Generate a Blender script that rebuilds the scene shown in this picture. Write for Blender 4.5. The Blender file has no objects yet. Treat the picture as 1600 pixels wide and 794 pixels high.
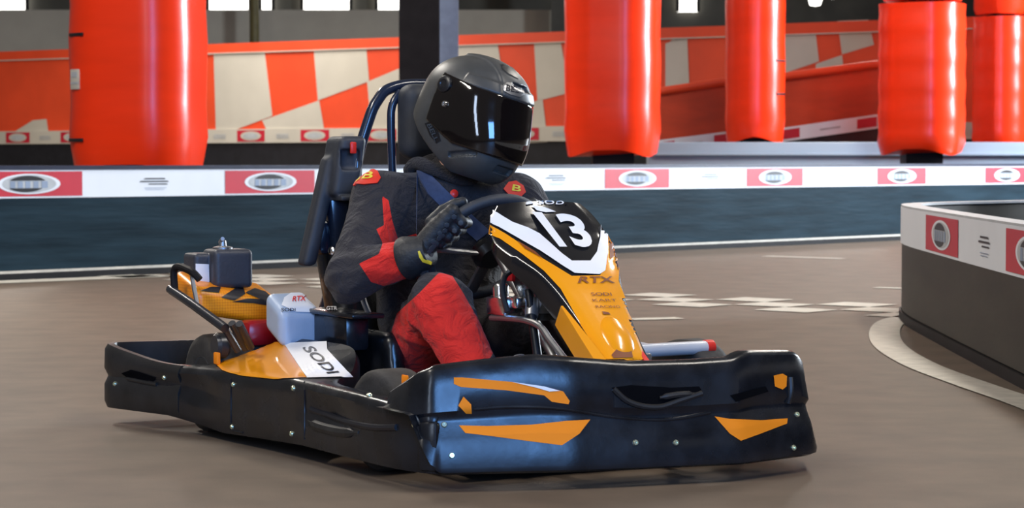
import bpy, bmesh, math, random
import numpy as np
from mathutils import Vector, Matrix
from mathutils.bvhtree import BVHTree
from mathutils.geometry import tessellate_polygon
random.seed(3)
D = bpy.data
SC = bpy.context.scene
COL = SC.collection

# ------------------------------------------------------------------ camera
F_PX, CAM_Z = 3600.0, 0.8
PHI = math.atan(147 / 3600.0)
cd = D.cameras.new('camera'); cam = D.objects.new('camera', cd); COL.objects.link(cam)
cam.location = (0, 0, CAM_Z); cam.rotation_euler = (math.pi / 2 - PHI, 0, 0)
cd.sensor_width = 36; cd.lens = 36 * F_PX / 1600; cd.clip_start = .1; cd.clip_end = 300
cd.dof.use_dof = True; cd.dof.focus_distance = 6.3; cd.dof.aperture_fstop = 9.0
SC.camera = cam

# ------------------------------------------------------------------ world, lights, exposure
SC.view_settings.view_transform = 'Standard'; SC.view_settings.look = 'None'
SC.view_settings.gamma = 1; SC.view_settings.use_curve_mapping = False
SC.view_settings.exposure = 0.0
W = D.worlds.new('hall_air'); SC.world = W; W.use_nodes = True
bg = W.node_tree.nodes['Background']
bg.inputs[0].default_value = (1.0, .93, .85, 1); bg.inputs[1].default_value = .10

def area(name, loc, target, sx, sy, power, col):
    l = D.lights.new(name, 'AREA'); l.shape = 'RECTANGLE'; l.size = sx; l.size_y = sy
    l.energy = power; l.color = col
    o = D.objects.new(name, l); COL.objects.link(o); o.location = loc
    d = Vector(target) - Vector(loc)
    o.rotation_euler = d.to_track_quat('-Z', 'Y').to_euler()
    return o
# rows of assumed ceiling lamps over the track, unseen area lights
for i, (x, y) in enumerate([(-4, 3), (3.2, 4.5), (-4, 12), (4, 12), (-4, 22), (4, 22), (-4, 33), (5, 33), (-10, 30)]):  # last lamp added to brighten the banner wall's far left
    area('assumed_ceiling_lamp', (x, y, 5.6), (x, y, 0), .5, 3.2, (330 if x < 0 else 230) if y < 10 else ((410 if x < 0 else 190) if y < 15 else (490 if x < 0 else 290)), (1.0, .94, .85))
# daylight area lights for assumed, unseen windows: right-hand wall, behind the camera, rear left
area('assumed_daylight_right', (14.7, 22.5, 4.2), (2, 20, 1.2), 4.4, 5.0, 7000, (.80, .90, 1.0))  # window assumed from the streaks on the red pads
area('assumed_daylight_behind', (2.8, -6.0, 2.9), (-.3, 5.6, .2), 3.2, 3.8, 880, (.17, .43, 1.0))  # added blue area light alone
area('assumed_daylight_left', (-4.3, -3.2, 3.5), (0, 6.4, .9), .9, 4.2, 160, (.62, .76, 1.0))  # tall light added for the streak on the visor; no window is built

# ------------------------------------------------------------------ pixel and kart frames
C0 = np.array([0, 0, CAM_Z])
def ray(u, v):
    a = (u - 800) / F_PX; b = -(v - 397) / F_PX
    return np.array([a, math.cos(PHI) + b * math.sin(PHI), -math.sin(PHI) + b * math.cos(PHI)])
def w2p(p):
    x, y, z = p[..., 0], p[..., 1], p[..., 2] - CAM_Z
    d = y * math.cos(PHI) - z * math.sin(PHI); up = y * math.sin(PHI) + z * math.cos(PHI)
    return 800 + F_PX * x / d, 397 - F_PX * up / d
TH = math.radians(29)
KF = np.array([math.sin(TH), -math.cos(TH), 0]); KL = np.array([math.cos(TH), math.sin(TH), 0]); KU = np.array([0, 0, 1.])
KM = np.array([KF, KL, KU])                      # world -> kart rotation rows
r_ = ray(990, 748); KO = C0 + r_ * (-CAM_Z / r_[2])
def k2w(p): return KO + np.asarray(p) @ KM
KC = KM @ (C0 - KO)                              # the camera in kart coordinates
def inv(u, v, ax, val):
    rk = KM @ ray(u, v); t = (val - KC[ax]) / rk[ax]
    return KC + t * rk

# ------------------------------------------------------------------ materials
def mat(name, col, rough=.5, metal=0., noise=0., nscale=8., bump=0., bscale=60., coat=0., stretch=None, emit=0., spec=.5, col2=None):
    m = D.materials.new(name); m.use_nodes = True
    nt = m.node_tree; b = nt.nodes['Principled BSDF']
    b.inputs['Base Color'].default_value = (*col, 1); b.inputs['Roughness'].default_value = rough
    b.inputs['Metallic'].default_value = metal; b.inputs['Coat Weight'].default_value = coat
    b.inputs['Coat Roughness'].default_value = .08
    b.inputs['Specular IOR Level'].default_value = spec
    if emit:
        b.inputs['Emission Color'].default_value = (*col, 1); b.inputs['Emission Strength'].default_value = emit
    tc = nt.nodes.new('ShaderNodeTexCoord'); mp = nt.nodes.new('ShaderNodeMapping')
    nt.links.new(tc.outputs['Object'], mp.inputs[0])
    if stretch: mp.inputs['Scale'].default_value = stretch
    if noise or col2:
        n = nt.nodes.new('ShaderNodeTexNoise'); n.inputs['Scale'].default_value = nscale; n.inputs['Detail'].default_value = 6
        nt.links.new(mp.outputs[0], n.inputs['Vector'])
        r = nt.nodes.new('ShaderNodeValToRGB')
        c2 = col2 or tuple(c * (1 - noise) for c in col)
        c1 = col if col2 else tuple(min(1, c * (1 + noise)) for c in col)
        r.color_ramp.elements[0].color = (*c2, 1); r.color_ramp.elements[1].color = (*c1, 1)
        r.color_ramp.elements[0].position = .32; r.color_ramp.elements[1].position = .68
        nt.links.new(n.outputs[0], r.inputs[0]); nt.links.new(r.outputs[0], b.inputs['Base Color'])
    if bump:
        n2 = nt.nodes.new('ShaderNodeTexNoise'); n2.inputs['Scale'].default_value = bscale; n2.inputs['Detail'].default_value = 4
        nt.links.new(mp.outputs[0], n2.inputs['Vector'])
        bp = nt.nodes.new('ShaderNodeBump'); bp.inputs['Strength'].default_value = bump; bp.inputs['Distance'].default_value = .01
        nt.links.new(n2.outputs[0], bp.inputs['Height']); nt.links.new(bp.outputs[0], b.inputs['Normal'])
    return m
M = {}
M['floor'] = mat('track_floor', (.150, .112, .082), .6, noise=.16, nscale=5, bump=.12, bscale=240, col2=(.112, .084, .062), spec=.3)
M['paint'] = mat('floor_paint', (.52, .48, .41), .6, noise=.12, nscale=14)
M['skirt'] = mat('barrier_skirt', (.014, .028, .039), .5, spec=.04, noise=.3, nscale=3, stretch=(.5, .5, 5), bump=.25, bscale=9)
M['skirt2'] = mat('barrier_skirt_grey', (.030, .027, .021), .5, spec=.25, noise=.25, nscale=3, stretch=(.5, .5, 3), bump=.1, bscale=12)
M['rail'] = mat('barrier_rail', (.016, .02, .045), .35, noise=.2)
M['white'] = mat('banner_white', (.72, .75, .80), .45, noise=.03, nscale=3)
M['bred'] = mat('banner_red', (.50, .012, .034), .45, noise=.06, nscale=6)
M['bgrey'] = mat('banner_grey', (.42, .44, .46), .5, noise=.1)
M['black'] = mat('print_black', (.012, .012, .016), .4, noise=.2)
M['vinyl'] = mat('red_vinyl', (.84, .034, .004), .27, noise=.07, nscale=2.5, bump=.10, bscale=3.5, stretch=(.5, .5, 2.2), spec=.5)
M['wallred'] = mat('wall_red_print', (.74, .065, .016), .5, noise=.07, nscale=2)
M['wallwhite'] = mat('wall_white_print', (.52, .485, .415), .6, noise=.05, nscale=2)
M['skirtred'] = mat('ramp_red_cloth', (.50, .050, .015), .45, noise=.2, nscale=2, stretch=(.6, .6, 2.5))
M['grey'] = mat('grey_block_wall', (.34, .31, .26), .8, noise=.06, nscale=2)
M['darkwall'] = mat('dark_back_wall', (.050, .046, .036), .7, noise=.3, nscale=1.5)
M['slab'] = mat('pale_blue_ledge', (.28, .35, .43), .5, noise=.05, nscale=2, stretch=(.4, .4, 4))
M['steel'] = mat('dark_steel', (.010, .009, .010), .6, noise=.2, spec=.15)
M['steelblue'] = mat('blue_grey_steel', (.23, .29, .40), .5, noise=.12)
M['olive'] = mat('olive_post', (.10, .08, .025), .6, noise=.15)
M['sky'] = mat('daylit_pane', (1.0, .97, .90), .5, emit=3.2)
M['plastic'] = mat('black_plastic', (.009, .010, .013), .27, noise=.35, nscale=14, bump=.06, bscale=26)
def scuff(m, lo, hi, sc):
    nt = m.node_tree; n = nt.nodes.new('ShaderNodeTexNoise'); n.inputs['Scale'].default_value = sc; n.inputs['Detail'].default_value = 8
    mr = nt.nodes.new('ShaderNodeMapRange'); mr.inputs['From Min'].default_value = .3; mr.inputs['From Max'].default_value = .7
    mr.inputs['To Min'].default_value = lo; mr.inputs['To Max'].default_value = hi
    tc = nt.nodes.new('ShaderNodeTexCoord'); nt.links.new(tc.outputs['Object'], n.inputs['Vector'])
    nt.links.new(n.outputs[0], mr.inputs['Value']); nt.links.new(mr.outputs[0], nt.nodes['Principled BSDF'].inputs['Roughness'])
scuff(M['plastic'], .18, .36, 7)
M['plastic2'] = mat('scuffed_plastic', (.018, .017, .017), .42, noise=.35, nscale=11, bump=.1, bscale=30)
M['orange'] = mat('orange_gloss', (.95, .35, .005), .22, noise=.03, coat=.6)
M['orange2'] = mat('orange_sticker', (.95, .27, .012), .6, noise=.04, spec=.15)
M['owhite'] = mat('white_sticker', (.84, .84, .86), .4, noise=.02, spec=.3)
M['ink'] = mat('dark_ink', (.014, .013, .018), .4, noise=.2)
M['brown'] = mat('brown_print_and_shade', (.20, .040, .003), .5, noise=.1)  # serves the prints and one painted patch of recess shade
M['carbon'] = mat('black_gloss', (.010, .010, .012), .16, noise=.2, coat=.4)
M['rubber'] = mat('tyre_rubber', (.035, .031, .028), .75, noise=.3, nscale=20, bump=.15, bscale=80)
M['chrome'] = mat('bright_metal', (.78, .78, .80), .2, metal=1., noise=.05)
M['alloy'] = mat('dull_alloy', (.36, .36, .37), .38, metal=.9, noise=.15)
M['frame'] = mat('dark_tube', (.035, .036, .042), .3, noise=.2, metal=.3)
M['bluetube'] = mat('blue_black_tube', (.012, .020, .042), .22, noise=.2, coat=.3)
M['tankw'] = mat('blue_white_plastic', (.40, .48, .60), .35, noise=.06)
M['pad'] = mat('dark_pad', (.032, .036, .046), .6, noise=.2, bump=.08, bscale=60)
M['airbox'] = mat('airbox_plastic', (.040, .043, .056), .5, noise=.15, bump=.1, bscale=120)
M['darkred'] = mat('deep_red_gloss', (.36, .006, .012), .3, noise=.15)
M['redcap'] = mat('red_cap', (.75, .03, .02), .35, noise=.08)
M['bolt'] = mat('bolt_metal', (.75, .78, .55), .25, metal=.8, noise=.1)
M['recess_shade'] = mat('painted_recess_shade', (.003, .003, .004), .9, noise=.2, spec=.05)  # flat near-black that paints the shade inside recesses
M['silver'] = mat('silver_paint', (.72, .72, .74), .3, metal=.25, noise=.05)
M['skin'] = mat('skin', (.60, .33, .24), .5, noise=.06)
M['helmet'] = mat('matt_helmet', (.060, .060, .058), .42, noise=.12, nscale=30)
M['helmdark'] = mat('helmet_black', (.012, .012, .014), .35, noise=.2)
M['visor'] = mat('smoked_visor', (.006, .004, .004), .045, noise=.1, coat=.8)
M['glove'] = mat('glove_black', (.014, .016, .020), .55, noise=.3, nscale=40, bump=.2, bscale=90)
M['glovepad'] = mat('glove_pad', (.045, .056, .068), .4, noise=.2)
M['yellow'] = mat('yellow_trim', (.80, .62, .03), .45, noise=.05)
M['shoe'] = mat('grey_shoe', (.070, .072, .085), .6, noise=.2, bump=.1, bscale=120)
M['belt'] = mat('navy_webbing', (.060, .080, .150), .6, noise=.15, nscale=60)
M['patch'] = mat('red_patch', (.78, .03, .012), .6, noise=.06)
def suit_mat():
    m = mat('racing_suit_cloth', (.028, .025, .030), .85, bump=.25, bscale=320)
    nt = m.node_tree; b = nt.nodes['Principled BSDF']
    b.inputs['Sheen Weight'].default_value = .08; b.inputs['Sheen Roughness'].default_value = .5
    a = nt.nodes.new('ShaderNodeAttribute'); a.attribute_name = 'red_panel'
    n = nt.nodes.new('ShaderNodeTexNoise'); n.inputs['Scale'].default_value = 220
    r = nt.nodes.new('ShaderNodeValToRGB')
    r.color_ramp.elements[0].color = (.012, .011, .014, 1); r.color_ramp.elements[1].color = (.034, .029, .034, 1)
    nt.links.new(n.outputs[0], r.inputs[0])
    g = nt.nodes.new('ShaderNodeMath'); g.operation = 'GREATER_THAN'; g.inputs[1].default_value = 0
    nt.links.new(a.outputs['Fac'], g.inputs[0])
    bp = [q for q in nt.nodes if q.bl_idname == 'ShaderNodeBump'][0]
    n3 = nt.nodes.new('ShaderNodeTexNoise'); n3.inputs['Scale'].default_value = 11; n3.inputs['Detail'].default_value = 3; n3.inputs['Distortion'].default_value = 1.6
    b3 = nt.nodes.new('ShaderNodeBump'); b3.inputs['Strength'].default_value = .55; b3.inputs['Distance'].default_value = .03
    nt.links.new(n3.outputs[0], b3.inputs['Height']); nt.links.new(b3.outputs[0], bp.inputs['Normal'])
    mx = nt.nodes.new('ShaderNodeMix'); mx.data_type = 'RGBA'
    nt.links.new(g.outputs[0], mx.inputs['Factor']); nt.links.new(r.outputs[0], mx.inputs['A'])
    mx.inputs['B'].default_value = (.74, .018, .010, 1)
    nt.links.new(mx.outputs['Result'], b.inputs['Base Color'])
    return m
M['suit'] = suit_mat()
def hex_orange():
    m = mat('orange_honeycomb', (.88, .23, .006), .35)
    nt = m.node_tree; b = nt.nodes['Principled BSDF']
    tc = nt.nodes.new('ShaderNodeTexCoord'); v = nt.nodes.new('ShaderNodeTexVoronoi'); v.inputs['Scale'].default_value = 120
    v.inputs['Randomness'].default_value = .1
    nt.links.new(tc.outputs['Object'], v.inputs['Vector'])
    r = nt.nodes.new('ShaderNodeValToRGB')
    r.color_ramp.elements[0].color = (.94, .34, .008, 1); r.color_ramp.elements[1].color = (.74, .18, .004, 1)
    r.color_ramp.elements[0].position = .3; r.color_ramp.elements[1].position = .7
    nt.links.new(v.outputs['Distance'], r.inputs[0]); nt.links.new(r.outputs[0], b.inputs['Base Color'])
    return m
M['hexorange'] = hex_orange()

# ------------------------------------------------------------------ mesh helpers
class G:
    """collects vertices and faces of one mesh"""
    def __init__(s): s.v = []; s.f = []; s.m = []; s.n = 0
    def add(s, v, f, m=0):
        v = np.asarray(v, float).reshape(-1, 3)
        s.v.append(v); s.f += [tuple(int(i) + s.n for i in q) for q in f]; s.m += [m] * len(f); s.n += len(v)
        return s
    def bm(s, bm, m=0):
        bm.verts.index_update()
        s.add([v.co[:] for v in bm.verts], [[v.index for v in f.verts] for f in bm.faces], m); bm.free(); return s
    def box(s, c, size, rot=None, bevel=0., seg=2, m=0):
        bm = bmesh.new(); bmesh.ops.create_cube(bm, size=1)
        for v in bm.verts: v.co = Vector((v.co.x * size[0], v.co.y * size[1], v.co.z * size[2]))
        if bevel: bmesh.ops.bevel(bm, geom=bm.edges[:], offset=bevel, segments=seg, affect='EDGES', profile=.5)
        if rot is not None: bmesh.ops.transform(bm, matrix=rot.to_4x4(), verts=bm.verts)
        for v in bm.verts: v.co += Vector(c)
        return s.bm(bm, m)
    def tube(s, path, r, n=12, m=0, closed=False, ell=None):
        P = np.asarray(path, float); k = len(P)
        rr = np.full(k, r) if np.isscalar(r) else np.asarray(r, float)
        T = np.roll(P, -1, 0) - np.roll(P, 1, 0)
        if not closed: T[0] = P[1] - P[0]; T[-1] = P[-1] - P[-2]
        T /= np.linalg.norm(T, axis=1)[:, None] + 1e-9
        a = np.array([0, 0, 1.]) if abs(T[0][2]) < .9 else np.array([1., 0, 0])
        N = np.cross(T[0], a); N /= np.linalg.norm(N); V = []
        for i in range(k):
            N = N - T[i] * (N @ T[i]); N /= np.linalg.norm(N); B = np.cross(T[i], N)
            for j in range(n):
                t = 2 * math.pi * j / n
                V.append(P[i] + rr[i] * (math.cos(t) * N * (ell or 1) + math.sin(t) * B))
        Fc = []
        for i in range(k if closed else k - 1):
            for j in range(n):
                a0 = i * n + j; b0 = i * n + (j + 1) % n; i2 = (i + 1) % k
                Fc.append((a0, b0, i2 * n + (j + 1) % n, i2 * n + j))
        if not closed:
            Fc.append(tuple(range(n))[::-1]); Fc.append(tuple(range((k - 1) * n, k * n)))
        return s.add(V, Fc, m)
    def loft(s, rings, closed=True, caps=True, m=0):
        k, n = len(rings), len(rings[0]); V = np.concatenate([np.asarray(r, float) for r in rings])
        Fc = []
        for i in range(k - 1):
            for j in range(n if closed else n - 1):
                Fc.append((i * n + j, i * n + (j + 1) % n, (i + 1) * n + (j + 1) % n, (i + 1) * n + j))
        if caps and closed: Fc.append(tuple(range(n))[::-1]); Fc.append(tuple(range((k - 1) * n, k * n)))
        return s.add(V, Fc, m)
    def lathe(s, prof, c, axis, n=36, m=0):
        """prof: (radius, height along axis)"""
        A = Vector(axis).normalized(); q = A.to_track_quat('Z', 'X').to_matrix(); rings = []
        for r, h in prof:
            rings.append([list(Vector(c) + q @ Vector((r * math.cos(t), r * math.sin(t), h))) for t in np.linspace(0, 2 * math.pi, n, False)])
        return s.loft(rings, True, True, m)
    def arr(s): return np.concatenate(s.v), s.f
def spline(pts, n=8, closed=False):
    P = [np.asarray(p, float) for p in pts]; out = []; k = len(P)
    for i in range(k if closed else k - 1):
        if closed: a, b, c, d = P[i - 1], P[i], P[(i + 1) % k], P[(i + 2) % k]
        else: a, b, c, d = P[max(i - 1, 0)], P[i], P[i + 1], P[min(i + 2, k - 1)]
        for t in np.linspace(0, 1, n, False):
            out.append(.5 * (2 * b + (c - a) * t + (2 * a - 5 * b + 4 * c - d) * t * t + (3 * b - a - 3 * c + d) * t ** 3))
    if not closed: out.append(P[-1])
    return np.array(out)

def mk(name, g, mats, parent=None, smooth=35, origin=(0, 0, 0)):
    v, f = g.arr(); me = D.meshes.new(name)
    me.from_pydata((v - np.asarray(origin)).tolist(), [], f)
    for m in (mats if isinstance(mats, (list, tuple)) else [mats]): me.materials.append(M[m] if isinstance(m, str) else m)
    if len(me.materials) > 1: me.polygons.foreach_set('material_index', g.m)
    bm = bmesh.new(); bm.from_mesh(me); bmesh.ops.recalc_face_normals(bm, faces=bm.faces); bm.to_mesh(me); bm.free()
    if smooth:
        me.polygons.foreach_set('use_smooth', [True] * len(me.polygons))
        if smooth < 180: me.set_sharp_from_angle(angle=math.radians(smooth))
    o = D.objects.new(name, me); COL.objects.link(o)
    if parent: o.parent = parent
    return o
def tag(o, label=None, cat=None, group=None, kind=None):
    if label: o['label'] = label
    if cat: o['category'] = cat
    if group: o['group'] = group
    if kind: o['kind'] = kind
    return o
def empty(name, loc=(0, 0, 0), rz=0):
    o = D.objects.new(name, None); COL.objects.link(o); o.location = loc; o.rotation_euler = (0, 0, rz); o.empty_display_size = .1
    return o
def bvh(g):
    v, f = g.arr(); return BVHTree.FromPolygons([tuple(p) for p in v], f)
def cast(trees, u, v):
    """the point of a kart surface seen at a pixel, in kart coordinates"""
    d = Vector(KM @ ray(u, v)).normalized(); o = Vector(KC); best = None
    for t in trees:
        h = t.ray_cast(o, d)
        if h[0] is not None and (best is None or h[3] < best[2]): best = (h[0], h[1], h[3])
    if best is None:
        for t in trees:
            p = o + d * 6.3
            h = t.find_nearest(p)
            for _ in range(6): p = o + d * (h[0] - o).dot(d); h = t.find_nearest(p)
            if best is None or h[3] < best[2]: best = (h[0], h[1], h[3])
    n = best[1]
    if n.dot(d) > 0: n = -n
    return np.array(best[0]), np.array(n)
def poly2d(px, maxlen=9):
    """a concave outline as small triangles"""
    v = [(float(p[0]), float(p[1])) for p in px]
    f = [tuple(t) for t in tessellate_polygon([[Vector((p[0], p[1], 0)) for p in v]])]
    for _ in range(8):
        mid = {}; out = []; split = False
        def md(a, b):
            k = (min(a, b), max(a, b))
            if math.hypot(v[a][0] - v[b][0], v[a][1] - v[b][1]) <= maxlen: return None
            if k not in mid: mid[k] = len(v); v.append(((v[a][0] + v[b][0]) / 2, (v[a][1] + v[b][1]) / 2))
            return mid[k]
        for t in f:
            m = [md(t[0], t[1]), md(t[1], t[2]), md(t[2], t[0])]; n = sum(x is not None for x in m)
            if n == 0: out.append(t); continue
            split = True
            if n == 3: out += [(t[0], m[0], m[2]), (m[0], t[1], m[1]), (m[2], m[1], t[2]), (m[0], m[1], m[2])]; continue
            while (m[0] is None) if n == 1 else (m[0] is None or m[1] is None): t = t[1:] + t[:1]; m = m[1:] + m[:1]
            if n == 1: out += [(t[0], m[0], t[2]), (m[0], t[1], t[2])]
            else: out += [(m[0], t[1], m[1]), (t[0], m[0], m[1]), (t[0], m[1], t[2])]
        f = out
        if not split: break
    return v, f
def lay(g, trees, v2, f2, off=.0015, m=0, thick=0.):
    top = []; low = []
    for u, v in v2:
        p, n = cast(trees, u, v); top.append(p + n * (off + thick)); low.append(p + n * off * .3)
    g.add(top, f2, m)
    if thick:
        cnt = {}
        for t in f2:
            for i in range(len(t)):
                e = (t[i], t[(i + 1) % len(t)]); cnt[e] = 1
        k = len(top)
        side = [(a, b, b + k, a + k) for a, b in cnt if (b, a) not in cnt]
        g.add(top + low, side, m)
    return g
def decal(name, trees, px, m, parent, off=.0015, maxlen=9, origin=(0, 0, 0), thick=0.):
    g = G(); px = px if isinstance(px[0][0], (list, tuple)) else [px]
    for q in px:
        v, f = poly2d(q, maxlen); lay(g, trees, v, f, off, 0, thick)
    return mk(name, g, m, parent, 60, origin)
FONT_CACHE = {}
def text2d(s, bold=0.):
    key = (s, bold)
    if key not in FONT_CACHE:
        cu = D.curves.new('t', 'FONT'); cu.body = s; cu.offset = bold; cu.resolution_u = 4
        o = D.objects.new('t', cu); COL.objects.link(o)
        dg = bpy.context.evaluated_depsgraph_get(); me = D.meshes.new_from_object(o.evaluated_get(dg))
        v = np.array([p.co[:2] for p in me.vertices]); f = [list(p.vertices) for p in me.polygons]
        D.objects.remove(o); D.curves.remove(cu); D.meshes.remove(me)
        lo, hi = v.min(0), v.max(0); FONT_CACHE[key] = ((v - lo) / (hi - lo), f)
    return FONT_CACHE[key]
def quadmap(v, q):
    """unit-square points to a quad given as top left, top right, bottom right, bottom left"""
    q = np.asarray(q, float); s = v[:, :1]; t = v[:, 1:]
    return (1 - s) * t * q[0] + s * t * q[1] + s * (1 - t) * q[2] + (1 - s) * (1 - t) * q[3]
def word(g, trees, s, q, off=.003, bold=.0, m=0):
    v, f = text2d(s, bold); lay(g, trees, [tuple(p) for p in quadmap(v, q)], f, off, m)

# signed distance meshing (surface nets), for moulded and soft shapes
def nets(fn, lo, hi, h):
    ax = [np.arange(lo[i], hi[i] + h, h, dtype=np.float32) for i in range(3)]
    X, Y, Z = np.meshgrid(*ax, indexing='ij'); V = fn(X, Y, Z).astype(np.float32)
    S = V < 0; nx, ny, nz = V.shape
    acc = np.zeros((nx - 1, ny - 1, nz - 1, 3), np.float32); cnt = np.zeros((nx - 1, ny - 1, nz - 1), np.float32)
    cor = [(i, j, k) for i in (0, 1) for j in (0, 1) for k in (0, 1)]
    def sl(A, c): return A[c[0]:nx - 1 + c[0], c[1]:ny - 1 + c[1], c[2]:nz - 1 + c[2]]
    for a in cor:
        for d in range(3):
            if a[d]: continue
            b = list(a); b[d] = 1
            va, vb = sl(V, a), sl(V, b); mk_ = sl(S, a) != sl(S, b)
            t = np.where(mk_, va / np.where(mk_, va - vb, 1), 0)
            cnt += mk_
            for e in range(3):
                acc[..., e] += np.where(mk_, a[e] + (t if e == d else 0), 0)
    act = cnt > 0; idx = np.full(cnt.shape, -1, np.int64); idx[act] = np.arange(act.sum())
    I = np.argwhere(act); P = (I + acc[act] / cnt[act][:, None]) * h + np.array([ax[0][0], ax[1][0], ax[2][0]])
    Q = []
    for d in range(3):
        a = [slice(None)] * 3; b = [slice(None)] * 3; a[d] = slice(0, -1); b[d] = slice(1, None)
        E = np.argwhere(S[tuple(a)] != S[tuple(b)]); e1, e2 = [(1, 2), (2, 0), (0, 1)][d]
        ok = (E[:, e1] > 0) & (E[:, e2] > 0) & (E[:, e1] < V.shape[e1] - 1) & (E[:, e2] < V.shape[e2] - 1); E = E[ok]
        def at(o1, o2):
            q = E.copy(); q[:, e1] += o1; q[:, e2] += o2; return idx[q[:, 0], q[:, 1], q[:, 2]]
        q = np.stack([at(-1, -1), at(0, -1), at(0, 0), at(-1, 0)], 1)
        fl = ~S[E[:, 0], E[:, 1], E[:, 2]]; q[fl] = q[fl][:, ::-1]; Q.append(q)
    g = G(); g.add(P, np.concatenate(Q).tolist()); return g
def smin(a, b, k):
    h = np.clip(.5 + .5 * (b - a) / k, 0, 1); return b * (1 - h) + a * h - k * h * (1 - h)
def cone(X, Y, Z, a, b, ra, rb, flat=None):
    ba = np.subtract(b, a); L2 = ba @ ba
    px, py, pz = X - a[0], Y - a[1], Z - a[2]
    t = np.clip((px * ba[0] + py * ba[1] + pz * ba[2]) / L2, 0, 1)
    return np.sqrt((px - t * ba[0]) ** 2 + (py - t * ba[1]) ** 2 + (pz - t * ba[2]) ** 2) - (ra + (rb - ra) * t)
def ellip(X, Y, Z, c, r):
    k = np.sqrt(((X - c[0]) / r[0]) ** 2 + ((Y - c[1]) / r[1]) ** 2 + ((Z - c[2]) / r[2]) ** 2)
    return (k - 1) * min(r)
def rbox(X, Y, Z, c, hs, r):
    qx, qy, qz = abs(X - c[0]) - hs[0] + r, abs(Y - c[1]) - hs[1] + r, abs(Z - c[2]) - hs[2] + r
    return np.sqrt(np.maximum(qx, 0) ** 2 + np.maximum(qy, 0) ** 2 + np.maximum(qz, 0) ** 2) + np.minimum(np.maximum(qx, np.maximum(qy, qz)), 0) - r

# ------------------------------------------------------------------ the setting
g = G(); g.add([(-30, -12, 0), (30, -12, 0), (30, 50, 0), (-30, 50, 0)], [(0, 1, 2, 3)])
tag(mk('floor', g, 'floor', smooth=0), 'brown grey track floor', kind='structure')

def gz(u, v, z=0.):
    r = ray(u, v); return (C0 + r * (z - CAM_Z) / r[2])
# chequered start line painted on the floor
d0 = np.array([.868, 13.58]); du = np.array([.758, -.652]); dv = np.array([-.652, -.758]); sq = .341
g = G()
for i in range(-16, 8):
    for j in range(3):
        if (i + j) % 2: continue
        q = [d0 + du * sq * (i + a) + dv * .30 * (j + b) for a, b in ((-.5, -.5), (.5, -.5), (.5, .5), (-.5, .5))]
        g.add([(p[0], p[1], .004) for p in q], [(0, 1, 2, 3)])
tag(mk('start_line', g, 'paint', smooth=0), 'chequered start line painted across the track', kind='structure')
g = G()
for (u0, v0, u1, v1, w) in [(985, 500, 1062, 498, .13), (1368, 450, 1425, 452, .1), (1195, 401, 1318, 405, .12), (-60, 444, 262, 431, .30)]:
    a, b = gz(u0, v0), gz(u1, v1); t = (b - a) / np.linalg.norm(b - a); nrm = np.array([-t[1], t[0], 0]) * w / 2
    g.add([a - nrm, b - nrm, b + nrm, a + nrm] + np.array([0, 0, .004]), [(0, 1, 2, 3)])
tag(mk('floor_dashes', g, 'paint', smooth=0), 'thin white dashes painted on the track floor', kind='structure')
# white curved line round the foot of the right-hand barrier
cl = spline([gz(1435, 492), gz(1395, 503), gz(1382, 520), gz(1392, 543), gz(1440, 572), gz(1520, 602), gz(1610, 633), gz(1700, 670)], 8)
g = G(); L_, R_ = [], []
for i in range(len(cl)):
    t = cl[min(i + 1, len(cl) - 1)] - cl[max(i - 1, 0)]; n = np.array([-t[1], t[0], 0]); n /= np.linalg.norm(n)
    L_.append(cl[i] + n * .07 + [0, 0, .004]); R_.append(cl[i] - n * .07 + [0, 0, .004])
k = len(L_); g.add(L_ + R_, [(i, i + 1, k + i + 1, k + i) for i in range(k - 1)])
tag(mk('floor_edge_line', g, 'paint', smooth=0), 'wide white line curving round the right barrier foot', kind='structure')

# far building wall with its windows
def wbox(x0, x1, y0, y1, z0, z1): return G().box(((x0 + x1) / 2, (y0 + y1) / 2, (z0 + z1) / 2), (x1 - x0, y1 - y0, z1 - z0))
tag(mk('wall_back', wbox(-16, 2.2, 45, 45.4, 0, 3.72), 'grey', smooth=0), 'grey block wall at the far end', kind='structure')
tag(mk('wall_back_upper', wbox(-16, 16, 46.2, 46.5, 0, 8), 'darkwall', smooth=0), 'dark upper end wall', kind='structure')
n = 0
for u0, u1, v1 in [(-60, 45, 30), (326, 392, 18), (408, 428, 16), (473, 549, 16), (589, 640, 15), (1058, 1090, 18)]:
    n += 1; x0, x1 = (u0 - 800) / F_PX * 46, (u1 - 800) / F_PX * 46
    g = wbox(x0, x1, 46.05, 46.15, .8 + (250 - v1 - 8) / F_PX * 46 if u0 < 1000 else 3.75, 5.4)
    w = tag(mk('window_%d' % n, g, 'sky', smooth=0), 'bright daylit pane high in the end wall', kind='structure')
    g = G(); zc = 4.6
    for xx in (x0, x1): g.box((xx, 46.0, zc), (.06, .1, 1.7), bevel=.01)
    mk('window_frame', g, 'steel', w)
for u, z0 in ((1272, 3.72), (1298, 3.86)):
    x = (u - 800) / F_PX * 44; g = G()
    g.lathe([(.0, 0), (.10, .02), (.13, .12), (.10, .30), (.03, .36), (.0, .37)], (x, 44, z0), (0, 0, 1), 20)
    o = mk('hanging_lamp', g, 'sky'); c = G().tube([(x, 44, z0 + .36), (x, 44, 7.9)], .012); mk('lamp_cord', c, 'steel', o)
    tag(o, 'pale lit lamp hanging high before the dark end wall, ' + ('lower of the two' if u < 1290 else 'higher of the two'), 'lamp', 'lamps at the end wall')
g = G().tube([(-4.95, 44.4, 0), (-4.95, 44.4, 7)], .09); tag(mk('pillar_olive', g, 'olive'), 'olive post before the grey end wall', kind='structure')
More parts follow.
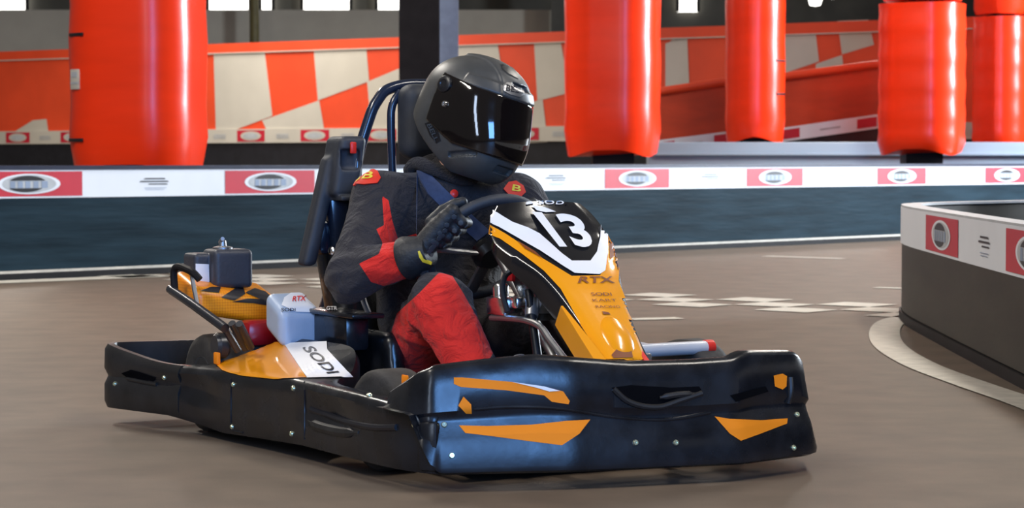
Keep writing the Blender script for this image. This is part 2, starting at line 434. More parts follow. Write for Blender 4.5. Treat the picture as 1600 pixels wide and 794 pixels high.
g = wbox(.75, 1.05, 44.2, 44.5, 0, 7); tag(mk('pillar_far', g, 'darkwall', smooth=0), 'dark post at the end of the grey wall', kind='structure')

# right-hand wall out of view, with a frame added for the assumed window
wr = tag(mk('wall_right', wbox(15, 15.3, -12, 50, 0, 8), 'darkwall', smooth=0), 'dark right-hand wall of the hall', kind='structure')
g = G()
for y in (20.2, 24.8): g.box((14.85, y, 4.2), (.2, .16, 5.4), bevel=.02)
for z in (1.6, 6.8): g.box((14.85, 22.5, z), (.2, 4.76, .16), bevel=.02)
tag(mk('window_frame', g, 'steelblue'), 'frame of the assumed tall window in the right wall', kind='structure')  # frame added round the area light; the wall has no opening
# chequered banner wall of the upper track
def onwall(u, v, off=0.):
    A = np.array([-8.4, 38.0, 0]); B = np.array([6.3, 28.4, 0]); t = (B - A) / np.linalg.norm(B - A); nn = np.array([t[1], -t[0], 0])
    r = ray(u, v); s = ((A - C0) @ nn) / (r @ nn); return C0 + r * s + nn * off
WA, WB = onwall(-600, 250)[:2], onwall(2500, 250)[:2]
def strip(g, A, B, z0, z1, th=.08, off=0., m=0):
    A, B = np.array([*A[:2], 0]), np.array([*B[:2], 0]); t = (B - A) / np.linalg.norm(B - A); n = np.array([t[1], -t[0], 0])
    v = []
    for z in (z0, z1):
        for p, o in ((A, off), (B, off), (B, off - th), (A, off - th)): v.append(p + n * o + [0, 0, z])
    g.add(v, [(0, 1, 5, 4), (1, 2, 6, 5), (2, 3, 7, 6), (3, 0, 4, 7), (4, 5, 6, 7), (3, 2, 1, 0)], m)
    return g
cw = empty('banner_wall', (*((WA + WB) / 2), 0)); bo = (*((WA + WB) / 2), 0)
tag(cw, 'long wall of orange red and white skewed checks running behind the red pillars', 'banner wall')
mk('panel', strip(G(), WA, WB, 1.26, 2.56), 'wallred', cw, 0, bo)
mk('top_border', strip(G(), WA, WB, 2.44, 2.58, .12, .02), 'wallred', cw, 0, bo)
mk('piping', strip(G(), WA, WB, 2.425, 2.44, .02, .025), 'wallwhite', cw, 0, bo)
mk('skirt', strip(G(), WA, WB, 0, 1.06), 'black', cw, 0, bo)
checks = [[(334, 76), (413, 73), (426, 181), (338, 214)], [(490, 71), (572, 67), (577, 127), (497, 157)],
          [(428, 182), (499, 157), (508, 209), (421, 213), (410, 188)], [(574, 128), (660, 92), (666, 208), (581, 209)],
          [(18, 209), (52, 188), (73, 186), (76, 206)], [(705, 70), (745, 60), (776, 57), (795, 175), (705, 175)],
          [(834, 53), (874, 51), (890, 145), (840, 158)], [(824, 163), (848, 154), (856, 222), (824, 224)],
          [(1068, 47), (1136, 42), (1136, 45), (1045, 67)], [(1040, 68), (1074, 56), (1080, 200), (1040, 205)],
          [(1195, 40), (1273, 36), (1280, 96), (1195, 125)], [(1309, 33), (1357, 31), (1366, 70), (1316, 85)], [(1275, 100), (1316, 86), (1322, 140), (1275, 140)]]
g = G()
for q in checks: g.add([onwall(u, v, .006) for u, v in q], [tuple(range(len(q)))])
mk('white_checks', g, 'wallwhite', cw, 0, bo)
g = G(); strip(g, WA, WB, 1.06, 1.27, .03, .03, 0)
tw = np.array([*(WB - WA), 0]); Lw = np.linalg.norm(tw); tw /= Lw; nw = np.array([tw[1], -tw[0], 0])
def disc(c, t, a, b, n=28): return [c + t * a * math.cos(x) + np.array([0, 0, 1.]) * b * math.sin(x) for x in np.linspace(0, 2 * math.pi, n, False)]
s0 = (onwall(30, 215)[:2] - WA) @ tw[:2]
for i in range(-10, 22):
    c = np.array([*WA, 1.165]) + tw * (s0 + i * 1.23) + nw * .034
    if not (0 < s0 + i * 1.23 < Lw): continue
    g.add([c + tw * a + np.array([0, 0, b]) for a, b in ((-.27, -.085), (.27, -.085), (.27, .085), (-.27, .085))], [(0, 1, 2, 3)], 1)
    g.add(disc(c + nw * .003, tw, .2, .07), [tuple(range(28))], 2)
    g.add(disc(c + nw * .006, tw, .15, .045), [tuple(range(28))], 3)
    for zz in (.02, -.005, -.03):
        cc = c + tw * .615 + nw * .002 + np.array([0, 0, zz]); g.add([cc + tw * a + np.array([0, 0, b]) for a, b in ((-.12, -.006), (.12, -.006), (.12, .006), (-.12, .006))], [(0, 1, 2, 3)], 3)
mk('lower_banner', g, ['wallwhite', 'bred', 'wallwhite', 'bgrey'], cw, 0, bo)

# red cloth panels on the ramp in front of the banner wall
def ramp(name, tl, tr, br, bl, Y0, Y1, label):
    P = []
    for (u, v), Y in ((tl, Y0), (tr, Y1), (br, Y1), (bl, Y0)):
        r = ray(u, v); P.append(C0 + r * (Y / r[1]))
    P = np.array(P); bk = P + np.array([.02, .10, 0]); org = (P[2] + P[3]) / 2; org[2] = 0
    g = G(); g.add(np.concatenate([P, bk]), [(0, 1, 2, 3), (4, 7, 6, 5), (0, 4, 5, 1), (1, 5, 6, 2), (2, 6, 7, 3), (3, 7, 4, 0)])
    o = mk(name, g, 'skirtred', None, 0, org); o.location = org
    g = G(); g.tube([P[0] + [0, -.02, 0], P[1] + [0, -.02, 0]], .05, 12); mk('top_highlight', g, 'wallred', o, 40, org)  # lighter tube added for the highlight along the top edge
    dn = np.array([0, 0, -.17]); lo = np.array([P[3], P[2], P[2] + dn, P[3] + dn]); g = G()
    g.add(np.concatenate([lo, lo + [.01, .06, 0]]), [(0, 1, 2, 3), (4, 7, 6, 5), (0, 4, 5, 1), (2, 6, 7, 3), (1, 5, 6, 2), (3, 7, 4, 0)], 0)
    a, b = lo[0], lo[1]
    for t0, t1, m in ((.05, .22, 1), (.78, .97, 1), (.42, .62, 2)):
        k0, k1 = (.16, .84) if m == 1 else (.45, .58)
        g.add([a + (b - a) * t0 + dn * k0 - [0, .004, 0], a + (b - a) * t1 + dn * k0 - [0, .004, 0], a + (b - a) * t1 + dn * k1 - [0, .004, 0], a + (b - a) * t0 + dn * k1 - [0, .004, 0]], [(0, 1, 2, 3)], m)
    mk('banner_strip', g, ['white', 'bred', 'bgrey'], o, 0, org)
    g = G(); lo2 = np.array([P[3] + dn, P[2] + dn, [*P[2][:2], 0], [*P[3][:2], 0]]) + [0, .03, 0]
    g.add(np.concatenate([lo2, lo2 + [.01, .05, 0]]), [(0, 1, 2, 3), (4, 7, 6, 5), (1, 5, 6, 2), (3, 7, 4, 0), (2, 6, 7, 3), (0, 4, 5, 1)])
    mk('skirt', g, 'black', o, 0, org)
    tag(o, label, 'ramp panel', 'red ramp panels')
ramp('ramp_panel', (1030, 143), (1140, 127), (1140, 205), (1030, 219), 28.3, 27.9, 'dusty red cloth ramp panel between the two middle red pillars')
ramp('ramp_panel', (1215, 121), (1375, 100), (1375, 178), (1215, 201), 28.3, 27.6, 'dusty red cloth ramp panel left of the widest red pillar')

# pale ledge beyond the barrier
g = G(); g.box((3.9, 26.0, .5), (4.75, .4, 1.0), bevel=.02); g.box((3.9, 25.78, .86), (4.75, .06, .03), bevel=.01)
o = mk('concrete_ledge', g, 'slab', None, 30, (3.9, 26, 0)); o.location = (3.9, 26, 0)
tag(o, 'long pale blue grey ledge behind the banner barrier on the right', 'ledge')

# steel column between the checks
x = (655 - 800) / F_PX * 24.5
g = G()
for dx, w in ((-.09, .26), (.15, .30)): pass
g.box((x, 24.5, 3), (.42, .06, 6)); g.box((x, 24.8, 3), (.42, .06, 6)); g.box((x, 24.65, 3), (.04, .3, 6))
tag(mk('pillar_steel', g, 'steel', smooth=0), 'black steel column behind the driver', kind='structure')
x = (700 - 800) / F_PX * 25.2
tag(mk('pillar_lit_side', G().box((x, 25.4, 3), (.22, .2, 6)), 'steelblue', smooth=0), 'blue grey strip painted as the lit side of the black column', kind='structure')  # separate post whose blue grey paints the column's bluish lit side

# red padded pillars
def pad_ring(w, d, r, yaw, c, z, n=10, sag=0.):
    pts = []
    for sx, sy, a0 in ((1, 1, 0), (-1, 1, 90), (-1, -1, 180), (1, -1, 270)):
        for a in np.linspace(a0, a0 + 90, n):
            pts.append((sx * (w / 2 - r) + r * math.cos(math.radians(a)), sy * (d / 2 - r) + r * math.sin(math.radians(a))))
    cy, sn = math.cos(yaw), math.sin(yaw)
    return [(c[0] + p[0] * cy - p[1] * sn, c[1] + p[0] * sn + p[1] * cy, z + sag * math.sin(i * .47)) for i, p in enumerate(pts)]
def pillar_pad(u0, u1, Y, vb, yaw, label, vt=None, strap_v=(), laces=(), tagv=None, rr=.33):
    w = (u1 - u0) / F_PX * Y; x = ((u0 + u1) / 2 - 800) / F_PX * Y; zz = lambda v: CAM_Z + (250 - v) / F_PX * Y
    cs = abs(math.cos(yaw)) + abs(math.sin(yaw)); s = (w + .5 * rr * (cs - 1)) / cs
    zb = zz(vb); zt = zz(vt) if vt is not None else 4.4; rings = []
    for i, z in enumerate(np.linspace(zb, zt, 16)):
        k = 1 + .012 * math.sin(i * 2.1) - (.06 if i == 0 else 0)
        rings.append(pad_ring(s * k, s * k, rr, yaw, (x, Y), z, 10, .035 if i == 0 else 0))
    org = (x, Y, 0)
    body = G().loft(rings); o = mk('pillar_pad', body, 'vinyl', None, 50, org); o.location = org
    tag(o, label, 'pillar pad', 'red pads round the pillars')
    mk('steel_core', G().box((x, Y, 2.6), (s * .45, s * .45, 5.2)), 'steel', o, 0, org)
    if vt is not None:
        rings = [pad_ring(s * k, s * k, rr, yaw, (x, Y), z) for z, k in ((zt + .03, .9), (zt + .1, .97), (zt + 1.6, .97))]
        mk('upper_pad', G().loft(rings), 'vinyl', o, 50, org)
    for v in strap_v:
        g = G(); z = zz(v); g.loft([pad_ring(s * 1.015, s * 1.015, rr, yaw, (x, Y), z - .012), pad_ring(s * 1.02, s * 1.02, rr, yaw, (x, Y), z + .012)])
        mk('strap', g, 'black', o, 40, org)
    for u, v in laces:
        hit, nrm, _, _ = bvh(body).ray_cast(Vector(C0), Vector(ray(u, v)).normalized())
        if hit is None: continue
        q = Matrix.Rotation(math.atan2(nrm.x, -nrm.y), 3, 'Z'); mk('lace', G().box(hit, (.17, .02, .026), q, .006), 'black', o, 30, org)
    if tagv:
        hit, nrm, _, _ = bvh(body).ray_cast(Vector(C0), Vector(ray(118, tagv)).normalized())
        nrm = Vector((nrm.x, nrm.y, 0)).normalized() * (-1 if nrm.y > 0 else 1); q = Matrix.Rotation(math.atan2(nrm.x, -nrm.y), 3, 'Z')
        mk('tag_plate', G().box(hit + nrm * .003, (.11, .014, .15), q, .004), 'wallwhite', o, 30, org)
        mk('tag_text', G().box(hit + nrm * .011 + Vector((0, 0, -.028)), (.1, .004, .015), q).box(hit + nrm * .011 + Vector((0, 0, .035)), (.07, .004, .04), q), 'bgrey', o, 0, org)
    return o
pillar_pad(108, 329, 17.6, 264, math.radians(-10), 'broad red vinyl pad round the leftmost pillar, with a white tag', laces=((119, 54), (119, 219)), tagv=124)
pillar_pad(874, 1040, 23.6, 240, math.radians(-13), 'red vinyl pad with a bright streak just right of the driver helmet')
pillar_pad(1126, 1232, 26.9, 219, math.radians(-12), 'narrow red vinyl pad standing between the two ramp panels', laces=((1220, 95), (1220, 147)))
pillar_pad(1358, 1520, 24.6, 238, math.radians(-26), 'wide red vinyl pad with two white streaks and a stepped top', vt=8, laces=((1366, 66), (1366, 121), (1366, 176)))
pillar_pad(1508, 1612, 27.3, 230, math.radians(-24), 'red vinyl pad at the right edge, below a dark wall', vt=28)

# ------------------------------------------------------------------ track barriers
def place_path(path, s):
    P = np.asarray(path, float); seg = np.linalg.norm(np.diff(P, axis=0), axis=1); cum = np.concatenate([[0], np.cumsum(seg)])
    s = min(max(s, 0), cum[-1] - 1e-6); i = int(np.searchsorted(cum, s, 'right') - 1); t = (s - cum[i]) / seg[i]
    p = P[i] + (P[i + 1] - P[i]) * t; d = (P[min(i + 2, len(P) - 1)] - P[max(i - 1, 0)]); d = d / np.linalg.norm(d)
    return p, d, cum[-1]
def pathstrip(g, path, s0, s1, z0, z1, off, m=0, th=0., step=.08):
    k = max(2, int((s1 - s0) / step) + 1); fr, bk = [], []
    for s in np.linspace(s0, s1, k):
        p, d, _ = place_path(path, s); n = np.array([d[1], -d[0]])
        q = p + n * off; b = p + n * (off - th)
        fr.append([(*q, z0), (*q, z1)]); bk.append([(*b, z1), (*b, z0)])
    if th:
        rings = [[a[0], a[1], b[0], b[1]] for a, b in zip(fr, bk)]; g.loft(rings, True, True, m)
    else:
        g.loft([[a[0], a[1]] for a in fr], False, False, m)
def pathblob(g, path, s, z, pts, off, m):
    """a flat print given by (along, up) points about a place on the barrier"""
    V = []
    for a, b in pts:
        p, d, _ = place_path(path, s + a); n = np.array([d[1], -d[0]]); V.append((*(p + n * off), z + b))
    g.add(V, [tuple(range(len(V)))], m)
def ell(a, b, n=32, cut=None):
    P = [(a * math.cos(t), b * math.sin(t)) for t in np.linspace(0, 2 * math.pi, n, False)]
    return P
def seg_ell(a, b, y0, top=True, n=16):
    t0 = math.asin(y0 / b); ts = np.linspace(t0, math.pi - t0, n)
    s = 1 if top else -1
    return [(a * math.cos(t), s * b * math.sin(t)) for t in ts][::s]
def barrier(path, H, zb, zt, reds, redw, label, skirt, whites=None, foot=True, rail='rail'):
    P = np.asarray(path, float); L = place_path(path, 0)[2]; org = (*P[len(P) // 2], 0)
    root = empty('track_barrier', org); tag(root, label, 'barrier')
    g = G(); pathstrip(g, path, 0, L, .05, H - .02, 0, th=.09); mk('skirt', g, skirt, root, 40, org)
    g = G(); pathstrip(g, path, 0, L, 0, .045, .012, th=.1); mk('foot_strip', g, 'steel', root, 40, org)
    if foot: g = G(); pathstrip(g, path, 0, L, .045, .062, .012, th=.03); mk('foot_line', g, 'paint', root, 40, org)
    g = G(); pathstrip(g, path, 0, L, H - .028 if foot else H - .012, H, .012 if foot else .004, th=.115 if foot else .10); mk('top_rail', g, rail, root, 40, org)
    g = G(); pathstrip(g, path, 0, L, zb, zt, .006, 0, th=.004)
    zc = (zb + zt) / 2; hh = (zt - zb) / 2
    for s in reds:
        pathstrip(g, path, max(0, s - redw / 2), min(L, s + redw / 2), zb + .012, zt - .012, .0085, 1, step=.05)
        if s - redw / 2 < 0 or s + redw / 2 > L: continue
        ea, eb = redw * .29, hh * .72
        pathblob(g, path, s, zc, ell(ea, eb), .0105, 2)
        pathblob(g, path, s, zc, ell(ea * .86, eb * .86), .012, 3)
        pathblob(g, path, s - ea * .06, zc, seg_ell(ea * .62, eb * .80, eb * .32, True), .0135, 4)
        pathblob(g, path, s - ea * .12, zc, seg_ell(ea * .62, eb * .80, eb * .42, False), .0135, 4)
        for k, (a0, w) in enumerate(((-.62, .16), (-.38, .16), (-.14, .16), (.12, .16), (.38, .20))):
            pathblob(g, path, s + ea * a0, zc - .006, [(0, -.022), (ea * w, -.022), (ea * w, .024), (0, .024)], .0135, 5)
    for s in whites:
        for dz, a, b, hgt, m in ((.028, -.09, .10, .010, 4), (.006, -.13, .13, .010, 4), (-.014, -.05, .12, .008, 4), (-.042, -.09, .11, .004, 5), (-.055, -.08, .09, .004, 5)):
            kk = 2 * hh / .215
            pathblob(g, path, s, zc + dz * kk, [(a, 0), (b, 0), (b * .92, hgt * kk), (a * .9, hgt * kk)], .009, m)
    mk('banner', g, ['white', 'bred', 'white', 'bgrey', 'black', 'steelblue'], root, 30, org)
    return root
LB0 = np.array([-3.23, 15.40]); LD = np.array([.687, .726]); LD /= np.linalg.norm(LD)
sl_ = 5.0
bp_ = [LB0 + LD * s for s in np.linspace(-sl_, 24, 30)]
def s_of(u):          # distance along the barrier of a pixel column
    X = (u - 800) / F_PX; return (LB0[0] - X * LB0[1]) / (X * LD[1] - LD[0]) + sl_
reds = [s_of(45) - 2.06] + [s_of(u) for u in (45, 422, 722, 995, 1210, 1408, 1572)]
whites = [s_of(u) for u in (-150, 240, 580, 867, 1108, 1316, 1492, 1640)]
barrier(bp_, .762, .545, .735, reds, .86, 'long dark barrier with a red and white banner behind the kart', 'skirt', whites)
rp_ = spline([(1.62, 2.5), (1.72, 5.5), (1.80, 8.2), (1.865, 10.0), (1.93, 11.3), (2.06, 12.0), (2.35, 12.45), (2.8, 12.9), (3.6, 13.8), (5.5, 16.0)], 10)[::-1]
rp2 = [p[:2] for p in rp_]
def s_at(path, u):
    L = place_path(path, 0)[2]; best = None
    for s in np.linspace(L * .45, L, 900):
        p = place_path(path, s)[0]; e = abs(800 + F_PX * p[0] / p[1] - u)
        if best is None or e < best[0]: best = (e, s)
    return best[1]
sr = [s for s in np.linspace(0, place_path(rp2, 0)[2], 10)]
_L = place_path(rp2, 0)[2]
y2s = {}
for s in np.linspace(0, _L, 1500):
    p = place_path(rp2, s)[0]
    if p[0] < 2.6: y2s[round(p[1], 2)] = s
near = lambda y: y2s[min(y2s, key=lambda k: abs(k - y))]
barrier(rp2, .575, .385, .565, [near(9.95), near(9.95) + 2.05, near(9.95) - 2.6], .95, 'low grey barrier curving round the right bend, nearest the camera', 'skirt2', [near(8.85), near(6.9)], False, 'bgrey')

# ------------------------------------------------------------------ the kart
kart = empty('go_kart', tuple(KO), TH - math.pi / 2)
tag(kart, 'black and orange go kart numbered 13 cornering on the track', 'go kart')

# front bumper: a moulded profile swept along the nose
fb = [(-.20, -.602, .235), (-.085, -.592, .285), (-.035, -.560, .302), (.012, -.433, .316), (.057, -.311, .327), (.088, -.226, .320), (.118, -.08, .305), (.145, .08, .304), (.168, .205, .308), (.155, .26, .322), (.112, .44, .312), (.095, .475, .290), (-.04, .56, .26), (-.20, .575, .235)]
def polyround(pts, step=.02, it=3):
    P = np.asarray(pts, float); L = np.concatenate([[0], np.cumsum(np.linalg.norm(np.diff(P[:, :2], axis=0), axis=1))])
    t = np.linspace(0, L[-1], int(L[-1] / step) + 1); Q = np.stack([np.interp(t, L, P[:, i]) for i in range(P.shape[1])], 1)
    for _ in range(it): Q[1:-1] = Q[1:-1] * .5 + (Q[:-2] + Q[2:]) * .25
    return Q
fbc = polyround(fb, .012, 2); rings = []
for i, p in enumerate(fbc):
    t = fbc[min(i + 1, len(fbc) - 1)] - fbc[max(i - 1, 0)]; n = np.array([t[1], -t[0]]); n /= np.linalg.norm(n)
    zt = p[2]; zb = .042
    sl = i * .012; zb = float(np.interp(sl, [0, .13, .18, .20], [.195, .190, .07, .042])); hz = zt - .042
    prof = [(-.055, 0), (.004, .0), (.018, .025), (.020, .07), (.004, .34), (-.008, .47), (-.010, .52), (-.002, .575), (-.012, .80), (-.018, .955), (-.024, .985), (-.034, 1.0), (-.060, .997), (-.068, .95), (-.066, .12)]
    rings.append([(p[0] + n[0] * o, p[1] + n[1] * o, max(zb, .042 + h * hz)) for o, h in prof])
g = G().loft(rings); tFB = bvh(g); FB = mk('front_bumper', g, 'plastic', kart, 38)
for q in ([(709, 590), (722, 590), (800, 597), (850, 604), (880, 612), (890, 627), (888, 632), (862, 628), (850, 618), (790, 610), (720, 605), (709, 600)], [(717, 665), (760, 666), (830, 664), (885, 658), (922, 656), (905, 678), (878, 696), (830, 690), (770, 682), (727, 677)],
          [(716, 634), (724, 620), (736, 632), (737, 646), (728, 646)], [(1116, 651), (1140, 655), (1190, 657), (1230, 654), (1229, 662), (1190, 677), (1157, 689), (1140, 678)], [(1208, 587), (1222, 584), (1229, 588), (1228, 604), (1222, 609), (1210, 604)]):
    tag(decal('sticker', [tFB], q, 'orange2', FB, .002), 'orange sticker')
tag(decal('sticker', [tFB], [(800, 597), (850, 604), (875, 611), (858, 612), (838, 606)], 'owhite', FB, .003), 'white sticker')
def onsurf(trees, px, off): return np.array([(lambda r: r[0] + r[1] * off)(cast(trees, u, v)) for u, v in px])
decal('inlet_shade', [tFB], [(955, 606), (985, 602), (1050, 606), (1092, 604), (1097, 612), (1060, 624), (1030, 634), (1000, 634), (975, 624)], 'recess_shade', FB, .002)  # flat dark patch painted for the shade of the nose recess
g = G().tube(spline(onsurf([tFB], [(958, 608), (978, 626), (1003, 635), (1032, 636), (1062, 626), (1096, 615)], .003), 5), .0075, 8); mk('inlet_lip', g, 'plastic2', FB)
g = G().tube(spline(onsurf([tFB], [(1030, 622), (1058, 617), (1085, 616)], .003), 5), [.004] * 2 + [.008] * 7 + [.004] * 2, 8); mk('inlet_lip', g, 'plastic2', FB)
decal('inlet_shade', [tFB], [(1140, 618), (1195, 604), (1200, 612), (1150, 628)], 'recess_shade', FB, .002)  # second inlet, its shaded depth painted as a flat patch
g = G().tube(spline(onsurf([tFB], [(740, 640), (800, 636), (880, 640), (960, 652), (1040, 656), (1110, 645)], -.002), 6), .005, 8); mk('crease', g, 'plastic', FB)
g = G().tube(spline(onsurf([tFB], [(1233, 590), (1234, 612), (1230, 630)], .002), 4), .008, 8); mk('clip', g, 'plastic2', FB)
def bolt(trees, u, v, parent, r=.0075, m='bolt'):
    p, n = cast(trees, u, v); g = G(); g.lathe([(0, -.004), (r, -.004), (r, .002), (r * .75, .005), (r * .45, .005), (r * .4, .002), (0, .002)], p, n, 10); return mk('bolt', g, m, parent)
for u, v in ((694, 664), (706, 712), (993, 692), (1056, 692), (1245, 648), (1240, 700)): bolt([tFB], u, v, FB)

# side pods
def pod(sd):
    # x, outer y, top z, inner y, inner z
    st = [(-.035, .545, .185, .50, .18), (-.06, .565, .198, .515, .195), (-.16, .590, .205, .545, .205), (-.36, .600, .212, .55, .212), (-.60, .602, .216, .54, .216), (-.72, .603, .216, .44, .235), (-.80, .604, .216, .40, .285),
          (-1.0, .612, .212, .39, .290), (-1.22, .628, .206, .42, .282), (-1.34, .642, .202, .52, .225), (-1.46, .665, .198, .60, .20), (-1.60, .700, .196, .66, .196)]
    c = spline(st, 5); rings = []
    for x, oy, zt, iy, iz in c:
        zb = float(np.interp(x, [-1.6, -1.5, -1.2, -.7], [.052, .045, .022, .040]))
        dp = .018 * math.exp(-((x + .52) / .13) ** 2) + .010 * math.exp(-((x + 1.35) / .12) ** 2)
        r = [(oy - .03, zb), (oy - .004, zb + .004), (oy + .004, zb + .03), (oy + .004 - dp * .2, zb + .07), (oy - dp, zb + .10), (oy - dp * .8, zb + .12), (oy + .003, zt - .02), (oy - .004, zt - .006), (oy - .016, zt), (iy, iz), (iy - .012, iz - .02), (iy - .012, zb + .02)]
        rings.append([(x, sd * a, b) for a, b in r])
    g = G().loft(rings); return g
g = pod(-1); tPR = bvh(g); PR = mk('side_pod', g, 'plastic', kart, 38); mk('side_pod', pod(1), 'plastic', kart, 38)
tag(decal('top_panel', [tPR], [(338, 571), (352, 563), (385, 552), (428, 535), (444, 538), (479, 591), (430, 593), (380, 588), (348, 580)], 'orange', PR, .003, 7), 'glossy orange panel')
wq = decal('number_sticker', [tPR], [(444, 538), (511, 535), (512, 548), (550, 590), (480, 592)], 'owhite', PR, .004, 7)
g = G(); word(g, [tPR], 'SODI', [(490, 543), (531, 585), (512, 587), (472, 546)], .0055, .02); mk('lettering', g, 'ink', wq)
for u, v in ((365, 601), (459, 607), (363, 667), (456, 678), (577, 618), (648, 664), (661, 708)): bolt([tPR], u, v, PR)
for u, v0, v1 in ((361, 592, 684), (476, 597, 698)):
    g = G().tube(onsurf([tPR], [(u, v) for v in np.linspace(v0, v1, 9)], .0), .0028, 6); mk('seam', g, 'black', PR)
g = G().tube(spline(onsurf([tPR], [(486, 640), (510, 648), (545, 660), (585, 668), (620, 668)], -.001), 5), .009, 8); mk('groove', g, 'black', PR)
g = G().tube(spline(onsurf([tPR], [(480, 658), (500, 668), (535, 676), (560, 676)], -.004), 5), [.006] * 3 + [.014] * 10 + [.006] * 3, 8); mk('swage', g, 'plastic2', PR)
# corner joint between pod and bumper
g = G().box((-.045, -.552, .11), (.05, .03, .12), Matrix.Rotation(math.radians(40), 3, 'Z'), .01); mk('corner_joint', g, 'plastic', kart)

# rear bumper
rb = [(-1.44, -.662, .200), (-1.56, -.695, .205), (-1.70, -.735, .225), (-1.79, -.757, .240), (-1.842, -.74, .243), (-1.865, -.68, .243), (-1.87, -.45, .240), (-1.87, 0, .235)]
rb = rb + [(a, -b, c) for a, b, c in rb[-2::-1]]
rbc = spline(rb, 5); rings = []
for i, p in enumerate(rbc):
    t = rbc[min(i + 1, len(rbc) - 1)] - rbc[max(i - 1, 0)]; n = np.array([-t[1], t[0]]); n /= np.linalg.norm(n); zt = p[2]; zb = .05
    prof = [(-.028, zb), (-.004, zb), (.004, zb + .02), (.004, zb + .07), (-.008, zb + .095), (.004, zb + .12), (.002, zt - .015), (-.008, zt), (-.026, zt), (-.03, zt - .02)]
    rings.append([(p[0] + n[0] * o, p[1] + n[1] * o, z) for o, z in prof])
g = G().loft(rings); tRB = bvh(g); RB = mk('rear_bumper', g, 'plastic2', kart, 38)
decal('slot', [tRB], [(190, 583), (205, 578), (222, 582), (245, 590), (240, 597), (205, 594)], 'recess_shade', RB, .002)  # no cut slot: its dark depth is painted flat
g = G().tube(spline(onsurf([tRB], [(200, 592), (222, 597), (246, 601)], .002), 4), .006, 8); mk('slot_lip', g, 'plastic2', RB)
for u, v in ((257, 590), (180, 600)): bolt([tRB], u, v, RB)

# chassis, tray, axles
g = G(); g.box((-.9, 0, .045), (1.55, .78, .014), bevel=.004); mk('floor_tray', g, 'plastic2', kart)
g = G()
for s in (-1, 1):
    g.tube(spline([(.0, s * .20, .075), (-.25, s * .22, .075), (-.6, s * .34, .075), (-1.1, s * .34, .075), (-1.75, s * .34, .08)], 6), .016)
    g.tube([(-.42, s * .42, .13), (-.42, s * .24, .10)], .018)
    g.tube([(-.05, s * .20, .075), (.04, s * .20, .16)], .014)
    g.tube([(-.75, s * .34, .075), (-.75, s * .47, .10)], .014); g.tube([(-1.2, s * .34, .075), (-1.2, s * .47, .10)], .014); g.tube([(-1.72, s * .30, .08), (-1.86, s * .30, .14)], .014)
g.tube([(.0, -.22, .075), (.0, .22, .075)], .016); g.tube([(-.8, -.34, .075), (-.8, .34, .075)], .016); g.tube([(-1.7, -.34, .08), (-1.7, .34, .08)], .016)
mk('chassis_frame', g, 'frame', kart)
mk('rear_axle', G().tube([(-1.45, -.56, .15), (-1.45, .56, .15)], .02), 'alloy', kart)
g = G().tube(spline([inv(768, 497, 1, -.12), inv(815, 500, 1, -.12), inv(843, 510, 1, -.12), inv(860, 532, 1, -.12), inv(883, 562, 1, -.12)], 6), .009, 10); mk('pedal_hoop', g, 'alloy', kart)
def wheel(c, r, w, steer=0.):
    ax = (math.sin(steer) * -1, math.cos(steer), 0); g = G(); h = w / 2
    g.lathe([(r * .52, -h * .9), (r * .8, -h), (r * .93, -h * .93), (r * .985, -h * .78), (r, -h * .5), (r, h * .5), (r * .985, h * .78), (r * .93, h * .93), (r * .8, h), (r * .52, h * .9)], c, ax, 40)
    t = mk('tyre', g, 'rubber', kart, 50); g = G()
    g.lathe([(.0, -h * .25), (r * .3, -h * .25), (r * .42, -h * .85), (r * .54, -h * .92), (r * .54, h * .92), (r * .42, h * .85), (r * .3, h * .25), (0, h * .25)], c, ax, 30); mk('wheel_rim', g, 'alloy', t, 40)
    for k in range(3):
        a = k * 2.094; A = Vector(ax).normalized(); q = A.to_track_quat('Z', 'X').to_matrix()
        for s in (-1, 1):
            p = Vector(c) + q @ Vector((r * .2 * math.cos(a), r * .2 * math.sin(a), s * h * .27)); g = G().lathe([(0, -.004), (.009, -.004), (.009, .006), (0, .006)], p, A * s, 8); mk('wheel_nut', g, 'chrome', t)
    return t
FT = wheel((-.43, -.465, .132), .132, .115, .12); wheel((-.50, .50, .15), .15, .115, .12); wheel((-1.45, -.50, .145), .145, .19); wheel((-1.45, .50, .145), .145, .19)
g = G().box(inv(633, 597, 1, -.535), (.035, .006, .035), bevel=.004); tag(mk('tyre_flag', g, 'orange2', kart), 'orange tab')
g = G(); g.tube([(-.40, .24, .282), (-.43, .50, .280)], .019, 14); g.tube([(-.48, .16, .315), (-.42, .31, .285)], .014, 12); mk('tie_bar', g, 'silver', kart)
g = G().tube([(-.43, .50, .280), (-.433, .525, .280)], .021, 14); mk('bar_cap', g, 'redcap', kart)

# front fairing with the race number
stn = [(318, 845, .128, .028), (332, 850, .150, .03), (350, 857, .166, .034), (372, 867, .172, .042), (396, 886, .152, .055), (420, 905, .124, .066), (450, 922, .102, .074), (480, 937, .088, .07), (510, 952, .078, .06), (535, 965, .072, .052), (566, 981, .070, .045)]
cs = [inv(u, v, 1, 0) for v, u, w, d in stn]; par = [np.array([c[0], c[2], w, d]) for c, (_, _, w, d) in zip(cs, stn)]
pc = spline(par, 5); rings = []
for i, (x, z, w, dr) in enumerate(pc):
    t = pc[min(i + 1, len(pc) - 1)][:2] - pc[max(i - 1, 0)][:2]; n = np.array([-t[1], t[0]]); n /= np.linalg.norm(n)
    if n[1] < 0: n = -n
    pr = []
    for k, o in ((-1, -dr), (-1.03, -.014), (-.97, -.003), (-.75, .004), (-.4, .009), (0, .011), (.4, .009), (.75, .004), (.97, -.003), (1.03, -.014), (1, -dr), (.6, -dr * .8), (-.6, -dr * .8)): pr.append((x + n[0] * o, k * w, z + n[1] * o))
    rings.append(pr)
